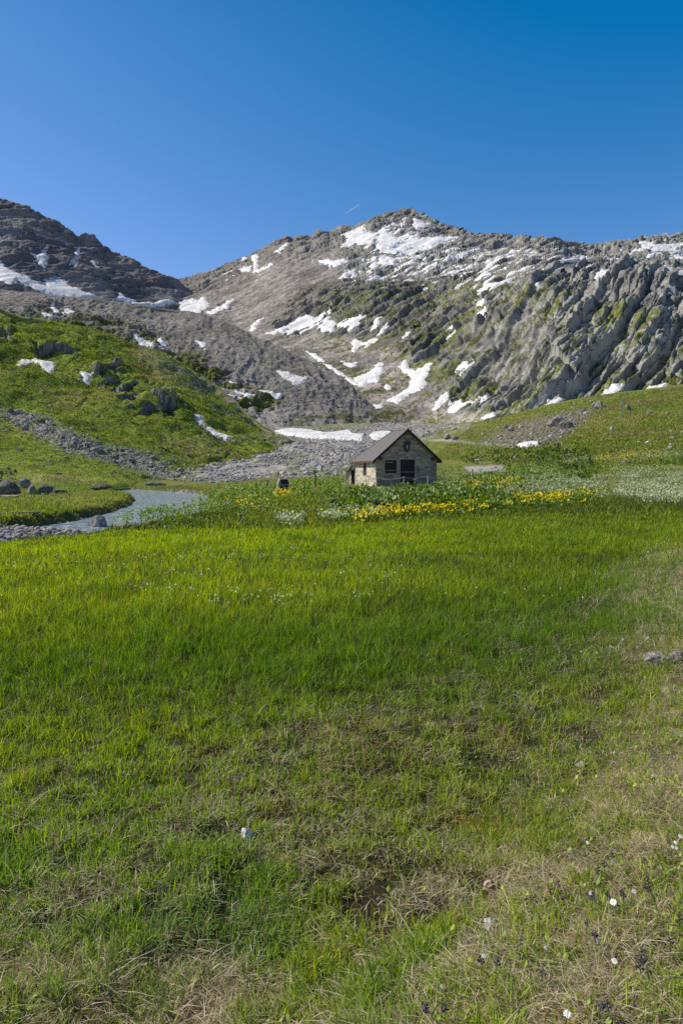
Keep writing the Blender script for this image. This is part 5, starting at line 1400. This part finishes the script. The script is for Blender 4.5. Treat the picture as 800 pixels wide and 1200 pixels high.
for poly, nn, th in zip(YELLOW, [1150, 420, 420, 60, 120], [-.02, .0, .0, -.3, -.1]):
    P, q, v = clumped(poly, int(nn * 1.8), 621, th, .9); YP.append(P)
P_ = np.concatenate(YP); n = len(P_)
florets(P_, rng.uniform(.07, .13, n), np.array([.95, .74, .03]) * rng.uniform(.75, 1.12, (n, 1)), 'yellow_flowers', 'band of golden yellow flowers at the meadow edge below the hut', rng.uniform(.15, .42, n))
P_, q_, v_ = clumped(YELLOW[0], 9000, 623, -.2, .9); n = len(P_)
leaves(P_, rng.uniform(.06, .16, n), np.array([.14, .24, .022]) * rng.uniform(.6, 1.4, (n, 1)), 'undergrowth', 'green foliage under the band of yellow flowers', hgt=.3)
# sparse white cotton tufts out on the meadow
X, Y = field(5200, 8, 24); Z = ground_z(X, Y); x, y = pxy(X, Y, Z)
k = (nz(X, Y, .5, 631) > .12) & (x > 120) & (x < 470) | (rng.uniform(0, 1, len(X)) < .06); k &= river_d(X, Y) > 1; X, Y, Z = X[k], Y[k], Z[k]; n = len(X)
florets(stack3(X, Y, Z), rng.uniform(.014, .030, n), np.array([.80, .80, .70]) * rng.uniform(.7, 1.1, (n, 1)), 'cotton_tufts', 'tiny white cotton-grass tufts dotted over the green meadow', rng.uniform(.12, .24, n))
Xc, Yc = field(900, 4.5, 9); Zc = ground_z(Xc, Yc); xc, yc = pxy(Xc, Yc, Zc); k = (bank_mask(Xc, Yc) > -.1) & (nz(Xc, Yc, .9, 633) > .1); Xc, Yc, Zc = Xc[k], Yc[k], Zc[k]; n = len(Xc)
florets(stack3(Xc, Yc, Zc), rng.uniform(.018, .035, n), np.array([.72, .70, .66]) * rng.uniform(.7, 1.1, (n, 1)), 'small_white_flowers', 'small white flowers sprinkled over the bank at right', rng.uniform(.05, .11, n))
X, Y = field(40000, 1.75, 9, power=1.6); Z = ground_z(X, Y); x, y = pxy(X, Y, Z)
k = rng.uniform(0, 1, len(X)) < (.12 + .88 * sstep(-.5, .5, bank_mask(X, Y))) * sstep(-.1, .3, nz(X, Y, 2.4, 661, 2)); X, Y, Z = X[k], Y[k], Z[k]; n = len(X)
leaves(stack3(X, Y, Z), rng.uniform(.010, .026, n), np.array([(.30, .44, .035)]) * rng.uniform(.5, 1.2, (n, 1)), 'ground_leaves', 'small lime-green leaves of low herbs among the dry grass of the bank', hgt=.055)
X, Y = field(2600, 2.4, 12, power=1.5); Z = ground_z(X, Y); x, y = pxy(X, Y, Z); n = len(X)
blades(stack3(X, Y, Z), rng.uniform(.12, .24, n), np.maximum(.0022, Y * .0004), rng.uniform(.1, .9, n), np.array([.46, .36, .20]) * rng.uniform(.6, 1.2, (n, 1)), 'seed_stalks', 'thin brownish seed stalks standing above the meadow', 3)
print('veg', round(time.time() - T0, 1))

# ------------------------------------------------------------------ single flowers of the foreground
M['petal_white'] = mat_simple('white_petals', (.80, .79, .76), .6, .06, 30, .1, .002)
M['petal_yellow'] = mat_simple('yellow_disc', (.65, .45, .03), .7, .2, 60, .3, .002)
M['petal_purple'] = mat_simple('dark_purple_petals', (.050, .026, .085), .6, .45, 40, .2, .002)
M['stem'] = mat_simple('green_stem', (.09, .14, .03), .6, .2, 20, .1, .002)
def place(o, px, py, top):
    """put a flower so that its head stands over the spot its stem grows from"""
    hx, hy, hz = ground_hit(px, py + top * .9); o.location = (float(hx[0]), float(hy[0]), float(hz[0]) - .004); return float(hy[0])
def daisy(px, py, wpx, label, tilt, group, hgt=.055):
    t = empty('white_daisy'); Dd = place(t, px, py, hgt * F / 2.9); r = wpx * Dd / F / 2
    tag(t, label, 'flower', group); t.rotation_euler = (0, 0, R(random.uniform(-60, 60)))
    mb = MB(); mb.tube((0, 0, 0), (.008, .004, hgt * .6), .0016, .0014, 5); mb.tube((.008, .004, hgt * .6), (.012, .006, hgt), .0014, .0013, 5); mb.build('stem', M['stem'], t)
    c = np.array([.012, .006, hgt + .001]); n_ = np.array([math.sin(R(tilt)) * .3, -math.sin(R(tilt)), math.cos(R(tilt))]); n_ /= np.linalg.norm(n_)
    e1 = np.cross(n_, (0, 1, .2)); e1 /= np.linalg.norm(e1); e2 = np.cross(n_, e1)
    mb = MB(); K = 11
    for k in range(K):
        a = 2 * math.pi * k / K + random.uniform(-.1, .1); d = math.cos(a) * e1 + math.sin(a) * e2; s_ = -math.sin(a) * e1 + math.cos(a) * e2; rr_ = r * random.uniform(.88, 1.08); dz = random.uniform(-.12, .05) * r
        p = [c + d * rr_ * .15 + s_ * rr_ * .06, c + d * rr_ * .15 - s_ * rr_ * .06, c + d * rr_ * .65 - s_ * rr_ * .26 + n_ * (.06 * r), c + d * rr_ - s_ * rr_ * .12 + n_ * dz, c + d * rr_ + s_ * rr_ * .12 + n_ * dz, c + d * rr_ * .65 + s_ * rr_ * .26 + n_ * (.06 * r)]
        mb.face(p)
    mb.build('petals', M['petal_white'], t)
    mb = MB(); mb.tube(c - n_ * .0005, c + n_ * r * .16, r * .24, r * .12, 9); mb.build('disc', M['petal_yellow'], t)
def spike(px, py, hpx, label, group, dens=13, hgt=.066):
    t = empty('purple_flower'); Dd = place(t, px, py, hgt * F / 2.9); L_ = hpx * Dd / F
    tag(t, label, 'flower', group); ln = random.uniform(-.15, .15)
    b0 = max(.02, hgt - L_ * .5); top = b0 + L_
    mb = MB(); mb.tube((0, 0, 0), (ln * .04, 0, b0), .0022, .0018, 6); mb.tube((ln * .04, 0, b0), (ln * .1, 0, top), .0018, .001, 6); mb.build('stem', M['stem'], t)
    mb = MB()
    for k in range(dens):
        u = (k + .5) / dens; a = k * 2.4 + random.uniform(-.5, .5); c = np.array([ln * (.04 + .06 * u), 0, b0 + L_ * u]); rr_ = (.0062 - .0028 * u) * random.uniform(.8, 1.25) * (1 + L_ * 3)
        d = np.array([math.cos(a), math.sin(a), random.uniform(.1, .6)]); d /= np.linalg.norm(d); s_ = np.cross(d, (0, 0, 1)); s_ /= np.linalg.norm(s_); w_ = np.cross(s_, d)
        b = c + d * .002; m_ = c + d * rr_; e = c + d * rr_ * 1.9
        ring = [m_ + s_ * rr_ * .55, m_ + w_ * rr_ * .5, m_ - s_ * rr_ * .55, m_ - w_ * rr_ * .5]
        for i in range(4):
            mb.face([b, ring[i], ring[(i + 1) % 4]]); mb.face([ring[i], e + (ring[i] - m_) * .5, e + (ring[(i + 1) % 4] - m_) * .5, ring[(i + 1) % 4]])
    mb.build('florets', M['petal_purple'], t)
    mb = MB()
    for sg in (-1, 1):
        mb.face([(0, 0, .002), (sg * .012, .006, .02), (sg * .034, .004, .036), (sg * .014, -.006, .018)])
    mb.build('leaf', M['stem'], t)
DG = 'white daisies in the near right corner'; PG = 'dark purple flower spikes in the near right corner'
for px, py, w_, lab, tl in [
    (688, 1054, 6, 'white daisy touching a purple flower, left of three in a row', 50), (713, 1061, 8, 'largest white daisy, middle of three in a row beside purple flowers', 30), (739, 1053, 6, 'white daisy right of the broad purple spike, end of a row of three', 35),
    (714, 1131, 7, 'white daisy standing alone below the row of three', 35), (698, 1111, 6, 'small tilted daisy under a purple flower', 60), (768, 1077, 5, 'cream daisy in pale straw between two purple spikes', 30),
    (668, 1002, 4, 'tiny daisy at the left of the upper scattered ones', 40), (684, 990, 4, 'tiny daisy just above the leftmost upper one', 45), (715, 1014, 5, 'small daisy beside the top purple flower', 45),
    (783, 997, 4, 'lowest left daisy of the cluster of four at the right edge', 40), (786, 991, 4, 'upper left daisy of the cluster of four at the right edge', 40), (793, 985, 5, 'topmost daisy of the cluster at the right edge', 40), (788, 998, 4, 'lowest right daisy of the cluster at the right edge', 40),
    (562, 1131, 5, 'daisy next to the purple pair left of the grass edge', 40), (516, 1166, 6, 'daisy in the green grass near the bottom, leftmost of all', 30), (635, 1119, 5, 'daisy halfway between the pebble and the corner', 40), (658, 1196, 9, 'white daisy at the very bottom edge', 25), (606, 1118, 4, 'small dim daisy left of the halfway one', 45)]:
    daisy(px, py, w_, lab, tl, DG)
for px, py, h_, lab, dn in [
    (760, 1040, 19, 'tallest dark purple spike with a separate upper head', 17), (731, 1053, 11, 'broad purple flower head between two daisies', 15), (692, 1057, 9, 'purple flower head beside the left daisy of the row', 12), (712, 1055, 8, 'small purple tuft just above the largest daisy', 9),
    (718, 1005, 8, 'topmost purple flower near the upper daisies', 9), (708, 1015, 8, 'faint purple flower left of the small upper daisy', 8), (698, 1021, 10, 'purple flower left of the topmost pair', 10),
    (754, 1125, 20, 'dark purple spike over a bare stem low in the corner', 16), (794, 1082, 14, 'purple flower cut by the right edge beside arching straw', 13), (785, 1110, 9, 'small purple flower near the right edge below the arching straw', 9), (752, 1139, 10, 'lower purple flower under the bare-stemmed spike', 8),
    (698, 1102, 10, 'purple flower above the small tilted daisy', 10), (686, 1090, 8, 'thin purple flower left of the one above the tilted daisy', 8), (566, 1136, 11, 'left purple flower of a pair beside a daisy', 11), (581, 1139, 10, 'right purple flower of a pair beside a daisy', 9), (634, 1147, 11, 'lone purple flower below the halfway daisy', 9),
    (498, 1190, 12, 'left purple flower at the bottom edge, left of the middle', 12), (522, 1188, 14, 'right purple flower of the two at the bottom edge', 13), (700, 1192, 9, 'purple flower at the bottom edge near the corner', 9), (713, 1190, 10, 'second purple flower at the bottom edge near the corner, right of its twin', 9), (653, 1038, 9, 'dim purple flower at the edge of the hollow', 7), (647, 1044, 8, 'dimmest purple flower, just left of the one at the hollow edge', 6)]:
    spike(px, py, h_, lab, PG, dn)
print('done', round(time.time() - T0, 1))
